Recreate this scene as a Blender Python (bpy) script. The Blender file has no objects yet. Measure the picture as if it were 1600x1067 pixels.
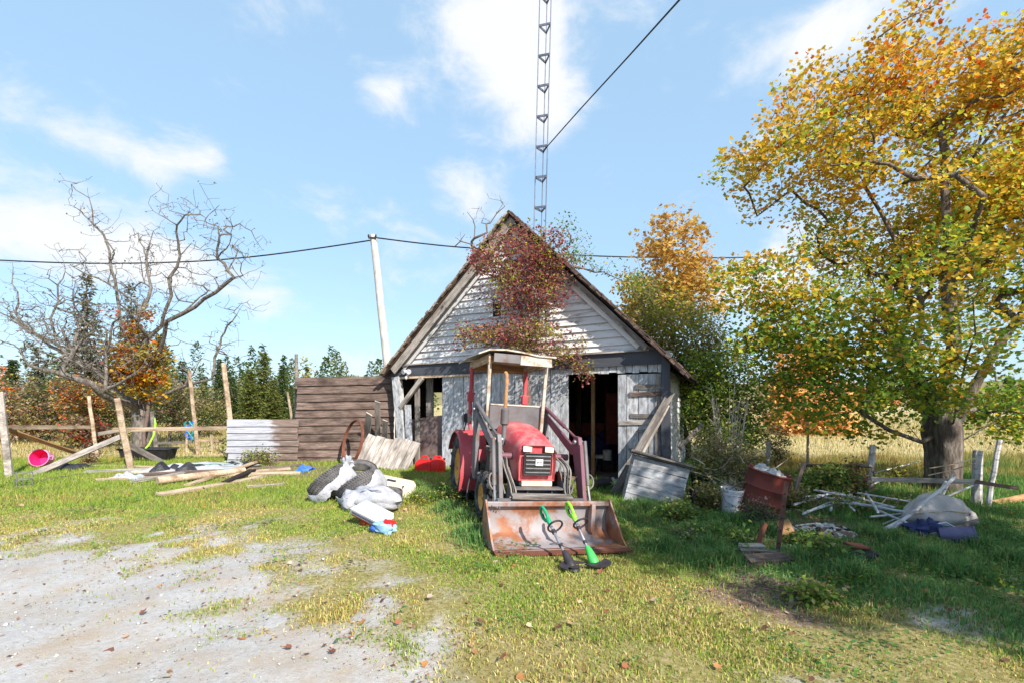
import bpy, bmesh, math, random
import numpy as np
from mathutils import Vector, Matrix

scene = bpy.context.scene
R = math.radians
# ------------------------------------------------------------------ camera
CH, FPX, CX, HY = 1.65, 755.0, 800.0, 626.0        # eye height, focal length in photo pixels, centre column, horizon row
cam_d = bpy.data.cameras.new('camera')
cam = bpy.data.objects.new('camera', cam_d)
scene.collection.objects.link(cam)
cam.location = (0, 0, CH)
cam.rotation_euler = (R(90), 0, 0)
cam_d.sensor_width = 36.0
cam_d.lens = 36.0 * FPX / 1600.0
cam_d.shift_y = (HY - 533.5) / 1600.0
cam_d.clip_end = 3000
scene.camera = cam
# ------------------------------------------------------------------ light
SUN_EL, SUN_AZ = R(38), R(34)                       # azimuth: degrees to the right of straight behind the camera
sd = Vector((math.sin(SUN_AZ) * math.cos(SUN_EL), -math.cos(SUN_AZ) * math.cos(SUN_EL), math.sin(SUN_EL)))
sun_d = bpy.data.lights.new('sun', 'SUN')
sun = bpy.data.objects.new('sun', sun_d)
scene.collection.objects.link(sun)
sun_d.energy = 3.5
sun_d.angle = R(0.6)
sun_d.color = (1.0, 0.93, 0.82)
sun.rotation_euler = sd.to_track_quat('Z', 'Y').to_euler()
scene.view_settings.view_transform = 'Standard'
scene.view_settings.look = 'None'
scene.view_settings.gamma = 1.0
scene.view_settings.exposure = 1.35
scene.cycles.use_denoising = True
scene.cycles.max_bounces = 8
scene.cycles.transparent_max_bounces = 8

world = bpy.data.worlds.new('World')
scene.world = world
world.use_nodes = True
SKY_STRENGTH = 0.15


def build_world():
    nt = world.node_tree
    N, L = nt.nodes, nt.links
    N.clear()
    out = N.new('ShaderNodeOutputWorld')
    bg = N.new('ShaderNodeBackground')
    bg.inputs['Strength'].default_value = SKY_STRENGTH
    sky = N.new('ShaderNodeTexSky')
    sky.sky_type = 'NISHITA'
    sky.sun_disc = False
    sky.sun_elevation = SUN_EL
    sky.sun_rotation = math.pi - SUN_AZ
    sky.altitude = 0
    sky.air_density = 1.0
    sky.dust_density = 1.0
    sky.ozone_density = 2.0
    tc = N.new('ShaderNodeTexCoord')

    def math_(op, a, b=None, clamp=False):
        m = N.new('ShaderNodeMath'); m.operation = op; m.use_clamp = clamp
        for i, v in enumerate((a, b)):
            if v is None: continue
            if isinstance(v, (int, float)): m.inputs[i].default_value = v
            else: L.new(v, m.inputs[i])
        return m.outputs[0]
    # wispy texture, flattened vertically like real clouds seen from below
    mp = N.new('ShaderNodeMapping'); mp.inputs['Scale'].default_value = (1, 1, 1.7)
    L.new(tc.outputs['Generated'], mp.inputs['Vector'])
    n1 = N.new('ShaderNodeTexNoise'); n1.inputs['Scale'].default_value = 7.5
    n1.inputs['Detail'].default_value = 9; n1.inputs['Roughness'].default_value = 0.62
    n1.inputs['Distortion'].default_value = 0.35
    L.new(mp.outputs[0], n1.inputs['Vector'])
    n2 = N.new('ShaderNodeTexNoise'); n2.inputs['Scale'].default_value = 1.9
    n2.inputs['Detail'].default_value = 3
    L.new(mp.outputs[0], n2.inputs['Vector'])
    acc = math_('MULTIPLY', math_('SUBTRACT', n2.outputs[0], 0.56), 1.3)
    # where the clouds of this sky stand: direction, half width, half height (as tangents), weight
    clouds = [(-0.09, 0.80, .14, .11, 1.1), (0.02, 0.66, .12, .09, 1.0), (0.08, 0.60, .07, .05, .7), (-0.98, 0.36, .28, .09, 1.1), (-0.68, 0.27, .20, .045, .8),
              (-0.24, 0.64, .07, .05, .8), (-0.08, 0.43, .07, .06, .7), (-0.07, 0.30, .07, .04, .6), (-0.2, .33, .06, .03, .6), (0.66, 0.76, .17, .07, .95),
              (0.52, 0.53, .08, .04, .7), (-0.28, 0.08, .18, .05, .9), (-0.5, 0.18, .08, .04, .7), (-0.62, 0.52, .07, .04, .7),
              (0.5, 0.22, .14, .06, .85), (0.9, 0.35, .25, .16, .8), (-0.92, 0.55, .2, .05, .7), (0.2, 0.80, .2, .07, .7), (0.28, 0.04, .3, .03, .5)]
    for (tx, tz, wx, wz, wt) in clouds:
        c = Vector((tx, 1, tz)).normalized()
        s = N.new('ShaderNodeVectorMath'); s.operation = 'SUBTRACT'
        L.new(tc.outputs['Generated'], s.inputs[0]); s.inputs[1].default_value = c
        k = c.y
        sc_ = N.new('ShaderNodeVectorMath'); sc_.operation = 'MULTIPLY'
        L.new(s.outputs[0], sc_.inputs[0])
        sc_.inputs[1].default_value = (1 / (wx * k * 1.5), 1 / (wx * k * 2.2), 1 / (wz * k * 1.5))
        ln = N.new('ShaderNodeVectorMath'); ln.operation = 'LENGTH'
        L.new(sc_.outputs[0], ln.inputs[0])
        f = math_('SUBTRACT', 1.0, ln.outputs['Value'], clamp=True)
        acc = math_('ADD', acc, math_('MULTIPLY', f, wt * 1.05))
    v = math_('ADD', acc, math_('MULTIPLY', math_('SUBTRACT', n1.outputs[0], 0.5), 2.3))
    mr = N.new('ShaderNodeMapRange'); mr.interpolation_type = 'SMOOTHSTEP'
    mr.inputs['From Min'].default_value = 0.16; mr.inputs['From Max'].default_value = 1.15
    L.new(v, mr.inputs['Value'])
    mix = N.new('ShaderNodeMix'); mix.data_type = 'RGBA'
    L.new(mr.outputs[0], mix.inputs['Factor'])
    # thin high veil lifts the blue a little, as on an autumn noon
    veil = N.new('ShaderNodeMix'); veil.data_type = 'RGBA'
    veil.inputs['Factor'].default_value = 0.78
    L.new(sky.outputs[0], veil.inputs['A'])
    veil.inputs['B'].default_value = (1.16, 1.78, 2.38, 1)
    L.new(veil.outputs['Result'], mix.inputs['A'])
    mix.inputs['B'].default_value = (2.6, 2.66, 2.76, 1)
    L.new(mix.outputs['Result'], bg.inputs['Color'])
    L.new(bg.outputs[0], out.inputs['Surface'])


build_world()

# ------------------------------------------------------------------ pixel <-> place
def gz(x, y):
    x = np.asarray(x, float); y = np.asarray(y, float)
    win = np.exp(-np.maximum(0, y - 11) ** 2 / 30) * np.exp(-np.maximum(0, np.abs(x) - 9) ** 2 / 30)
    return (-0.09 * np.tanh((x - .3) / 1.4) * win + 0.018 * np.sin(x * 1.3 + y * .7) * win + 0.012 * np.sin(x * 3.1 - y * 2.3) * win)


def at(px, py, d):
    return Vector(((px - CX) / FPX * d, d, CH - (py - HY) / FPX * d))


def gnd(px, py, lift=0.0):
    d = 8.0
    for _ in range(12):
        d = (CH - float(gz((px - CX) / FPX * d, d))) / ((py - HY) / FPX)
    x = (px - CX) / FPX * d
    return Vector((x, d, float(gz(x, d)) + lift))


# ------------------------------------------------------------------ materials
def lin(r, g, b):
    f = lambda c: (c / 255 / 12.92) if c <= 10 else ((c / 255 + .055) / 1.055) ** 2.4
    return (f(r), f(g), f(b), 1)


def sc(c, k):
    return (c[0] * k, c[1] * k, c[2] * k, 1)


MATS = {}


class NT:
    def __init__(s, name):
        s.m = bpy.data.materials.new(name); s.m.use_nodes = True
        s.nt = s.m.node_tree; s.N = s.nt.nodes; s.L = s.nt.links
        s.bsdf = s.N['Principled BSDF']
        MATS[name] = s.m

    def new(s, t, **kw):
        n = s.N.new(t)
        for k, v in kw.items(): setattr(n, k, v)
        return n

    def coords(s, stretch=(1, 1, 1), kind='Object'):
        tc = s.new('ShaderNodeTexCoord')
        oi = s.new('ShaderNodeObjectInfo')
        mul = s.new('ShaderNodeMath', operation='MULTIPLY'); mul.inputs[1].default_value = 57.0
        s.L.new(oi.outputs['Random'], mul.inputs[0])
        mp = s.new('ShaderNodeMapping'); mp.inputs['Scale'].default_value = stretch
        s.L.new(tc.outputs[kind], mp.inputs['Vector'])
        s.L.new(mul.outputs[0], mp.inputs['Location'])
        s.oi = oi; s.tc = tc
        return mp.outputs[0]

    def noise(s, vec, scale, detail=6, rough=.6, dist=0):
        n = s.new('ShaderNodeTexNoise')
        n.inputs['Scale'].default_value = scale; n.inputs['Detail'].default_value = detail
        n.inputs['Roughness'].default_value = rough; n.inputs['Distortion'].default_value = dist
        s.L.new(vec, n.inputs['Vector'])
        return n.outputs[0]

    def ramp(s, fac, cols, lo=.3, hi=.7, mode='LINEAR'):
        r = s.new('ShaderNodeValToRGB'); e = r.color_ramp.elements
        r.color_ramp.interpolation = mode
        while len(e) < len(cols): e.new(.5)
        for i, c in enumerate(cols):
            e[i].position = lo + (hi - lo) * i / max(1, len(cols) - 1)
            e[i].color = c
        s.L.new(fac, r.inputs['Fac'])
        return r.outputs[0]

    def mix(s, fac, a, b, blend='MIX'):
        m = s.new('ShaderNodeMix', data_type='RGBA', blend_type=blend)
        for k, v in (('Factor', fac), ('A', a), ('B', b)):
            if hasattr(v, 'is_linked') or hasattr(v, 'links'): s.L.new(v, m.inputs[k])
            else: m.inputs[k].default_value = v
        return m.outputs['Result']

    def mask(s, fac, thr, soft=.05):
        mr = s.new('ShaderNodeMapRange')
        mr.inputs['From Min'].default_value = thr - soft; mr.inputs['From Max'].default_value = thr + soft
        s.L.new(fac, mr.inputs['Value'])
        return mr.outputs[0]

    def vary(s, col, amt):
        hs = s.new('ShaderNodeHueSaturation')
        mr = s.new('ShaderNodeMapRange')
        mr.inputs['To Min'].default_value = 1 - amt; mr.inputs['To Max'].default_value = 1 + amt
        s.L.new(s.oi.outputs['Random'], mr.inputs['Value'])
        s.L.new(mr.outputs[0], hs.inputs['Value'])
        s.L.new(col, hs.inputs['Color'])
        return hs.outputs[0]

    def bump(s, fac, strength=.3, dist=.01):
        b = s.new('ShaderNodeBump'); b.inputs['Strength'].default_value = strength
        b.inputs['Distance'].default_value = dist
        s.L.new(fac, b.inputs['Height']); s.L.new(b.outputs[0], s.bsdf.inputs['Normal'])

    def done(s, col, rough=.8, metal=0, spec=.3):
        if hasattr(col, 'links'): s.L.new(col, s.bsdf.inputs['Base Color'])
        else: s.bsdf.inputs['Base Color'].default_value = col
        s.bsdf.inputs['Roughness'].default_value = rough
        s.bsdf.inputs['Metallic'].default_value = metal
        s.bsdf.inputs['Specular IOR Level'].default_value = spec
        return s.m


def plain(name, cols, scale=6, rough=.75, bump=.25, metal=0, spec=.3, stretch=(1, 1, 1), vary=.12, lo=.3, hi=.7, dist=.01):
    t = NT(name); v = t.coords(stretch)
    f = t.noise(v, scale)
    c = t.vary(t.ramp(f, cols, lo, hi), vary)
    if bump: t.bump(t.noise(v, scale * 3), bump, dist)
    return t.done(c, rough, metal, spec)


def wood(name, cols, vary=.22, crack=.55, rough=.88):
    """grain runs along the local X of each board"""
    t = NT(name)
    v = t.coords((1.3, 22, 22))
    g = t.noise(v, 2.2, 8, .65, .6)
    v2 = t.coords((1.2, 3.5, 3.5))
    big = t.noise(v2, 1.7, 4, .6)
    c = t.ramp(g, cols, .28, .72)
    c = t.mix(t.mask(big, .56, .12), c, cols[0], 'MIX')
    dk = t.mask(t.noise(v, 4.1, 3, .7), .66, .03)
    c = t.mix(dk, c, sc(cols[0], crack))
    c = t.vary(c, vary)
    t.bump(g, .55, .008)
    return t.done(c, rough, 0, .2)


def painted(name, paint, under, amount, scale=3.0, stretch=(1, 5, 5), rough=.7, metal=0, soft=.04, vary=.1, spec=.3, bump=.35):
    """paint (or plating) with worn places where the under layer shows"""
    t = NT(name)
    v = t.coords(stretch)
    n = t.noise(v, scale, 9, .68, .3)
    u = t.ramp(t.noise(t.coords((1.3, 16, 16) if stretch[0] != stretch[1] else (1, 1, 1)), 4, 6), under, .3, .7)
    p = t.ramp(t.noise(v, scale * .5, 5), paint, .3, .7)
    c = t.mix(t.mask(n, amount, soft), u, p)
    c = t.vary(c, vary)
    t.bump(n, bump, .006)
    return t.done(c, rough, metal, spec)


G3 = lambda *c: [lin(*x) for x in c]
wood('grey_wood', G3((74, 68, 64), (118, 111, 106), (160, 154, 150)))
wood('brown_wood', G3((66, 54, 48), (110, 93, 86), (148, 131, 122)))
wood('pale_wood', G3((120, 100, 82), (172, 152, 130), (205, 190, 170)))
wood('fresh_wood', G3((116, 84, 56), (158, 122, 86), (188, 156, 118)))
wood('silver_wood', G3((104, 96, 90), (156, 148, 142), (196, 190, 184)), vary=.16)
wood('dark_wood', G3((32, 26, 22), (56, 46, 40), (82, 70, 62)))
painted('white_clapboard', G3((190, 190, 193), (212, 212, 215)), G3((104, 100, 98), (150, 146, 144)), .385, 2.4, (.9, 5, 5), soft=.09, bump=.12)
painted('peeling_white', G3((166, 168, 174), (196, 198, 203)), G3((100, 96, 94), (140, 136, 134)), .46, 4.5, (1.6, 4, 4), vary=.14, soft=.13, bump=.1)
painted('thin_white', G3((154, 158, 166), (186, 190, 197)), G3((98, 94, 94), (138, 134, 134)), .47, 4.2, (1.5, 4.5, 4.5), vary=.16, soft=.15, bump=.1)
painted('slate_paint', G3((58, 60, 68), (76, 78, 86)), G3((92, 88, 86), (120, 114, 110)), .30, 3, (.8, 6, 6))
painted('rust_bucket', G3((130, 124, 127), (160, 154, 157)), G3((118, 76, 56), (164, 112, 84)), .50, 2.6, (1, 1, 1), rough=.62, metal=.25, soft=.06, vary=.04)
painted('rust_iron', G3((84, 52, 44), (112, 66, 52)), G3((58, 36, 32), (140, 84, 62)), .52, 6, (1, 1, 1), rough=.85, soft=.1)
painted('drum_rust', G3((104, 48, 42), (130, 62, 52)), G3((70, 36, 32), (96, 66, 58)), .45, 4, (1, 1, 1), rough=.72, soft=.09, vary=.05)
painted('loader_grey', G3((86, 84, 88), (122, 118, 120)), G3((120, 84, 64), (92, 74, 68)), .40, 5, (1, 1, 1), rough=.6, metal=.2, soft=.05, vary=.06)
painted('loader_maroon', G3((96, 58, 72), (116, 78, 90)), G3((92, 74, 70), (120, 96, 84)), .40, 5, (1, 1, 1), rough=.55, soft=.05, vary=.05)
painted('tractor_red', G3((178, 46, 56), (190, 70, 76)), G3((186, 128, 128), (196, 158, 154)), .44, 2.2, (1, 1, 1), rough=.42, soft=.14, vary=.02, spec=.5, bump=.08)
painted('faded_red', G3((160, 52, 62), (180, 78, 84)), G3((120, 70, 66), (176, 120, 112)), .38, 5, (1, 1, 1), rough=.55, soft=.1, vary=.04, bump=.1)
painted('cream_rust', G3((172, 164, 152), (190, 184, 174)), G3((128, 98, 74), (156, 128, 100)), .42, 5, (1, 1, 1), rough=.6, soft=.07, vary=.05)
painted('rim_yellow', G3((196, 138, 62), (214, 160, 84)), G3((120, 80, 52), (150, 110, 76)), .43, 9, (1, 1, 1), rough=.7, soft=.08, vary=.04)
painted('exhaust_rust', G3((176, 112, 56), (196, 136, 80)), G3((110, 84, 66), (136, 116, 96)), .48, 8, (1, 1, 1), rough=.8, soft=.1, vary=.04)
painted('white_post', G3((164, 162, 164), (190, 188, 190)), G3((120, 112, 106), (160, 152, 146)), .45, 3, (.8, 5, 5), rough=.8)
plain('black_metal', G3((24, 24, 26), (44, 42, 42)), 8, .6, .2)
plain('dark_plastic', G3((36, 34, 38), (58, 54, 60)), 12, .5, .1)
plain('engine_grime', G3((34, 30, 28), (66, 60, 56), (92, 84, 78)), 14, .7, .5)
plain('grey_metal', G3((120, 118, 122), (158, 156, 160)), 9, .42, .1, .6)
plain('alu_tube', G3((150, 148, 156), (190, 188, 194)), 12, .35, .05, .7)
plain('rubber', G3((30, 30, 33), (52, 51, 54), (80, 77, 76)), 7, .85, .35)
plain('dusty_rubber', G3((62, 60, 62), (88, 86, 88), (112, 108, 106)), 7, .9, .35)
plain('muddy_rubber', G3((34, 34, 36), (62, 61, 62), (122, 116, 110)), 6, .9, .4, lo=.38, hi=.72)
plain('white_plastic', G3((182, 182, 190), (206, 206, 212)), 5, .5, .25, dist=.02)
plain('white_bag', G3((146, 148, 158), (178, 179, 187)), 7, .5, .6, dist=.03)
plain('red_plastic', G3((196, 24, 24), (222, 40, 36)), 5, .45, .15)
plain('blue_plastic', G3((40, 84, 176), (70, 116, 208)), 6, .5, .4)
plain('pale_blue', G3((110, 150, 190), (150, 184, 214)), 6, .5, .4)
plain('teal_plastic', G3((30, 110, 120), (50, 140, 146)), 6, .5, .3)
plain('navy_cloth', G3((36, 44, 78), (56, 64, 104)), 8, .8, .5)
plain('violet_plastic', G3((84, 80, 112), (104, 100, 132)), 6, .5, .2)
plain('pink_plastic', G3((232, 120, 172), (246, 160, 200)), 5, .45, .1)
plain('hot_pink', G3((214, 28, 104), (226, 48, 120)), 5, .5, .1)
plain('green_plastic', G3((20, 132, 92), (34, 156, 110)), 8, .4, .08)
plain('lime_plastic', G3((110, 190, 40), (140, 210, 60)), 8, .4, .08)
plain('leaf_green_plastic', G3((52, 160, 72), (78, 184, 96)), 8, .4, .08)
plain('hose_lime', G3((140, 208, 30), (160, 222, 50)), 8, .45, .05)
plain('hose_grey', G3((92, 88, 86), (140, 132, 122)), 8, .6, .1)
plain('tan_plastic', G3((176, 160, 140), (206, 192, 174)), 4, .6, .2)
plain('tan_tarp', G3((158, 150, 148), (190, 182, 178)), 3, .7, .6, dist=.03)
plain('black_tarp', G3((26, 26, 30), (60, 60, 66)), 6, .45, .7, dist=.03)
plain('green_print', G3((24, 92, 66), (40, 120, 88)), 6, .6, .2)
plain('brown_panel', G3((74, 58, 58), (104, 86, 84), (132, 114, 108)), 3, .8, .2)
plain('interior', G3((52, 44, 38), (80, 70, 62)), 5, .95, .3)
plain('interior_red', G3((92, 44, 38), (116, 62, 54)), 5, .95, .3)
plain('earth', G3((84, 70, 58), (128, 110, 94)), 4, 1, .5)
plain('bark', G3((58, 50, 46), (96, 86, 80), (140, 132, 126)), 5, .95, .9, stretch=(2.5, 2.5, .7), dist=.03)
plain('pale_bark', G3((66, 60, 56), (104, 97, 91), (138, 131, 124)), 7, .95, .7, stretch=(2, 2, .8), dist=.02)
plain('twig', G3((82, 68, 64), (118, 100, 94)), 9, .95, 0)
plain('dead_stalk', G3((168, 152, 134), (206, 194, 178)), 9, .95, 0)
plain('pole_wood', G3((150, 144, 140), (190, 186, 182)), 5, .9, .5, stretch=(4, 4, .6))
plain('wire_black', G3((24, 26, 32), (34, 36, 44)), 5, .7, 0)
plain('mast_steel', G3((74, 80, 98), (110, 114, 128)), 6, .5, .1, .4)
plain('cream_lens', G3((220, 206, 176), (238, 228, 204)), 20, .25, .2, spec=.6)
plain('badge', G3((214, 210, 210), (232, 230, 230)), 30, .4, 0)
plain('print_grey', G3((96, 98, 112), (120, 122, 136)), 20, .6, 0)
plain('stone_white', G3((150, 146, 144), (206, 202, 200)), 12, .9, .6)
plain('wood_shingle', G3((86, 74, 66), (132, 116, 104), (172, 158, 146)), 9, .95, .6, vary=.3)
plain('dark_shingle', G3((48, 40, 38), (82, 68, 62), (112, 92, 82)), 9, .95, .6, vary=.3)
painted('dark_rust', G3((62, 44, 42), (84, 58, 52)), G3((48, 36, 36), (104, 70, 58)), .5, 7, (1, 1, 1), rough=.85, soft=.1)
painted('white_pole', G3((178, 178, 184), (204, 204, 208)), G3((130, 124, 120), (160, 154, 150)), .42, 3, (.8, 5, 5), rough=.7)
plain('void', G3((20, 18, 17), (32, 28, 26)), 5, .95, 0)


def glass_mat():
    t = NT('old_glass')
    t.bsdf.inputs['Transmission Weight'].default_value = .9
    t.bsdf.inputs['Roughness'].default_value = .08
    t.bsdf.inputs['Base Color'].default_value = (.8, .84, .84, 1)


glass_mat()


def leaf_mat(name, trans=.35, rough=.55):
    t = NT(name)
    a = t.new('ShaderNodeVertexColor', layer_name='Col')
    t.L.new(a.outputs[0], t.bsdf.inputs['Base Color'])
    t.bsdf.inputs['Roughness'].default_value = rough
    t.bsdf.inputs['Specular IOR Level'].default_value = .25
    tr = t.new('ShaderNodeBsdfTranslucent'); t.L.new(a.outputs[0], tr.inputs['Color'])
    mx = t.new('ShaderNodeMixShader'); mx.inputs[0].default_value = trans
    t.L.new(t.bsdf.outputs[0], mx.inputs[1]); t.L.new(tr.outputs[0], mx.inputs[2])
    t.L.new(mx.outputs[0], t.N['Material Output'].inputs['Surface'])
    return t.m


leaf_mat('leaves', .48)
leaf_mat('blades', .28, .6)
leaf_mat('ground_bits', .1, .8)

# ------------------------------------------------------------------ mesh helpers
COL = scene.collection


def link(o, parent=None):
    COL.objects.link(o)
    if parent is not None: o.parent = parent
    return o


def tag(o, label, cat, group=None, kind=None):
    if label: o['label'] = label
    if cat: o['category'] = cat
    if group: o['group'] = group
    if kind: o['kind'] = kind
    return o


def thing(name, label, cat, loc=(0, 0, 0), rot=(0, 0, 0), group=None):
    o = bpy.data.objects.new(name, None)
    o.empty_display_size = .1
    o.location = loc; o.rotation_euler = rot
    link(o)
    return tag(o, label, cat, group)


def frame(z, x=None):
    """rotation matrix whose Z is z (and X near x)"""
    z = Vector(z).normalized()
    x = Vector(x) if x is not None else (Vector((1, 0, 0)) if abs(z.x) < .9 else Vector((0, 1, 0)))
    x = (x - z * x.dot(z)).normalized()
    y = z.cross(x)
    return Matrix((x, y, z)).transposed()


class MB:
    def __init__(s): s.v = []; s.f = []

    def box(s, c, size, rot=None, taper=1.0):
        b = len(s.v); hx, hy, hz = size[0] / 2, size[1] / 2, size[2] / 2
        for z in (-hz, hz):
            k = taper if z > 0 else 1
            for x, y in ((-hx, -hy), (hx, -hy), (hx, hy), (-hx, hy)):
                p = Vector((x * k, y * k, z))
                if rot is not None: p = rot @ p
                s.v.append(tuple(p + Vector(c)))
        for q in ((0, 3, 2, 1), (4, 5, 6, 7), (0, 1, 5, 4), (1, 2, 6, 5), (2, 3, 7, 6), (3, 0, 4, 7)):
            s.f.append([b + i for i in q])
        return s

    def bar(s, p0, p1, w, t, side=None):
        p0, p1 = Vector(p0), Vector(p1); d = p1 - p0
        return s.box((p0 + p1) / 2, (w, t, d.length), frame(d, side))

    def tube(s, pts, rad, n=8, cap=True):
        pts = [Vector(p) for p in pts]
        if isinstance(rad, (int, float)): rad = [rad] * len(pts)
        b = len(s.v); ref = None
        for i, p in enumerate(pts):
            t = (pts[min(i + 1, len(pts) - 1)] - pts[max(i - 1, 0)])
            m = frame(t, ref); ref = m.col[0]
            for k in range(n):
                a = 2 * math.pi * k / n
                s.v.append(tuple(p + (m.col[0] * math.cos(a) + m.col[1] * math.sin(a)) * rad[i]))
        for i in range(len(pts) - 1):
            for k in range(n):
                k2 = (k + 1) % n
                s.f.append([b + i * n + k, b + i * n + k2, b + (i + 1) * n + k2, b + (i + 1) * n + k])
        if cap:
            s.f.append([b + k for k in range(n)][::-1])
            s.f.append([b + (len(pts) - 1) * n + k for k in range(n)])
        return s

    def lathe(s, prof, n=24, M=None, closed=False):
        b = len(s.v); m = len(prof)
        for k in range(n):
            a = 2 * math.pi * k / n
            for r, z in prof:
                p = Vector((r * math.cos(a), r * math.sin(a), z))
                s.v.append(tuple(M @ p if M is not None else p))
        for k in range(n):
            k2 = (k + 1) % n
            for i in range(m if closed else m - 1):
                j = (i + 1) % m
                s.f.append([b + k * m + i, b + k2 * m + i, b + k2 * m + j, b + k * m + j])
        return s

    def prism(s, poly, h0, h1, M=None):
        """poly in XY, extruded along Z from h0 to h1, then M"""
        b = len(s.v); n = len(poly)
        for h in (h0, h1):
            for x, y in poly:
                p = Vector((x, y, h)); s.v.append(tuple(M @ p if M is not None else p))
        s.f.append([b + i for i in range(n)][::-1]); s.f.append([b + n + i for i in range(n)])
        for i in range(n):
            j = (i + 1) % n
            s.f.append([b + i, b + j, b + n + j, b + n + i])
        return s

    def loft(s, secs, cap=True, closed=True):
        b = len(s.v); n = len(secs[0])
        for sec in secs:
            for p in sec: s.v.append(tuple(p))
        for i in range(len(secs) - 1):
            for k in range(n if closed else n - 1):
                k2 = (k + 1) % n
                s.f.append([b + i * n + k, b + i * n + k2, b + (i + 1) * n + k2, b + (i + 1) * n + k])
        if cap:
            s.f.append([b + k for k in range(n)][::-1]); s.f.append([b + (len(secs) - 1) * n + k for k in range(n)])
        return s

    def blob(s, c, r, amp=.15, seed=0, nu=16, nv=10, rot=None, freq=2.2, flat=None):
        """crumpled ellipsoid"""
        b = len(s.v); c = Vector(c)
        from mathutils import noise
        off = Vector((seed * 7.3, seed * 3.1, seed * 1.7))
        for j in range(nv + 1):
            th = math.pi * j / nv
            for i in range(nu):
                ph = 2 * math.pi * i / nu
                d = Vector((math.sin(th) * math.cos(ph), math.sin(th) * math.sin(ph), math.cos(th)))
                k = 1 + amp * noise.noise(d * freq + off) * 1.6 + amp * .5 * noise.noise(d * freq * 2.7 + off)
                p = Vector((d.x * r[0], d.y * r[1], d.z * r[2])) * k
                if flat is not None and p.z < flat: p.z = flat
                if rot is not None: p = rot @ p
                s.v.append(tuple(p + c))
        for j in range(nv):
            for i in range(nu):
                i2 = (i + 1) % nu
                s.f.append([b + j * nu + i, b + (j + 1) * nu + i, b + (j + 1) * nu + i2, b + j * nu + i2])
        return s

    def build(s, name, mat, parent=None, smooth=None, bevel=0, loc=None, rot=None):
        me = bpy.data.meshes.new(name)
        me.from_pydata(s.v, [], s.f)
        bm = bmesh.new(); bm.from_mesh(me)
        bmesh.ops.remove_doubles(bm, verts=bm.verts, dist=1e-5)
        bmesh.ops.recalc_face_normals(bm, faces=bm.faces)
        bm.to_mesh(me); bm.free()
        me.materials.append(MATS[mat])
        if smooth is not None:
            me.shade_smooth(); me.set_sharp_from_angle(angle=R(smooth))
        o = bpy.data.objects.new(name, me)
        if loc is not None: o.location = loc
        if rot is not None: o.rotation_euler = rot
        link(o, parent)
        if bevel:
            md = o.modifiers.new('bevel', 'BEVEL'); md.width = bevel; md.segments = 2; md.limit_method = 'ANGLE'
        return o


def np_mesh(name, V, F, mat, C=None, parent=None, smooth=False):
    V = np.ascontiguousarray(V, np.float32); F = np.ascontiguousarray(F, np.int32)
    me = bpy.data.meshes.new(name)
    me.vertices.add(len(V)); me.vertices.foreach_set('co', V.ravel())
    me.loops.add(F.size); me.loops.foreach_set('vertex_index', F.ravel())
    me.polygons.add(len(F)); me.polygons.foreach_set('loop_start', np.arange(len(F), dtype=np.int32) * F.shape[1])
    me.update(calc_edges=True)
    if C is not None:
        a = me.color_attributes.new('Col', 'FLOAT_COLOR', 'POINT')
        a.data.foreach_set('color', np.ascontiguousarray(C, np.float32).ravel())
    if smooth: me.shade_smooth()
    me.materials.append(MATS[mat])
    o = bpy.data.objects.new(name, me)
    return link(o, parent)


rnd = random.Random(11)


def board(name, p0, p1, w, t, mat, parent=None, face=(0, -1, 0), warp=.006, jag=.0, seg=4, label=None):
    """a plank from p0 to p1; `face` is the way its broad side looks; grain along its length"""
    p0, p1 = Vector(p0), Vector(p1)
    d = p1 - p0; L = d.length; x = d.normalized()
    n = Vector(face); n = n - x * n.dot(x)
    if n.length < 1e-4: n = Vector((0, 0, 1)) - x * x.z
    n.normalize(); y = n.cross(x)
    secs = []
    b1, b2, ph = rnd.uniform(-1, 1) * warp, rnd.uniform(-1, 1) * warp, rnd.uniform(0, 3)
    for i in range(seg + 1):
        q = i / seg; xx = q * L
        yo = b1 * math.sin(q * math.pi + ph); zo = b2 * math.sin(q * math.pi * 1.3 + ph)
        ww = w * (1 + rnd.uniform(-.035, .035))
        e = [0, 0, 0, 0]
        if i in (0, seg): a = rnd.uniform(-jag, jag); c = rnd.uniform(-jag, jag); e = [a, c, c, a]
        secs.append([(xx + e[0], -ww / 2 + yo, -t / 2 + zo), (xx + e[1], ww / 2 + yo, -t / 2 + zo), (xx + e[2], ww / 2 + yo, t / 2 + zo), (xx + e[3], -ww / 2 + yo, t / 2 + zo)])
    m = MB().loft(secs)
    o = m.build(name, mat, parent)
    M = Matrix((x, y, n)).transposed().to_4x4(); M.translation = p0
    o.matrix_local = M
    if label: o['label'] = label
    return o


def pole(name, p0, p1, r0, r1, mat, parent=None, n=8, wob=.01, seg=5):
    """a round post or stick, mesh local to its foot"""
    p0, p1 = Vector(p0), Vector(p1); d = p1 - p0
    pts = [d * (i / seg) + Vector((rnd.uniform(-1, 1), rnd.uniform(-1, 1), 0)) * (wob if 0 < i < seg else 0) for i in range(seg + 1)]
    m = MB().tube(pts, [r0 + (r1 - r0) * i / seg for i in range(seg + 1)], n)
    return m.build(name, mat, parent, smooth=50, loc=p0)

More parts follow.
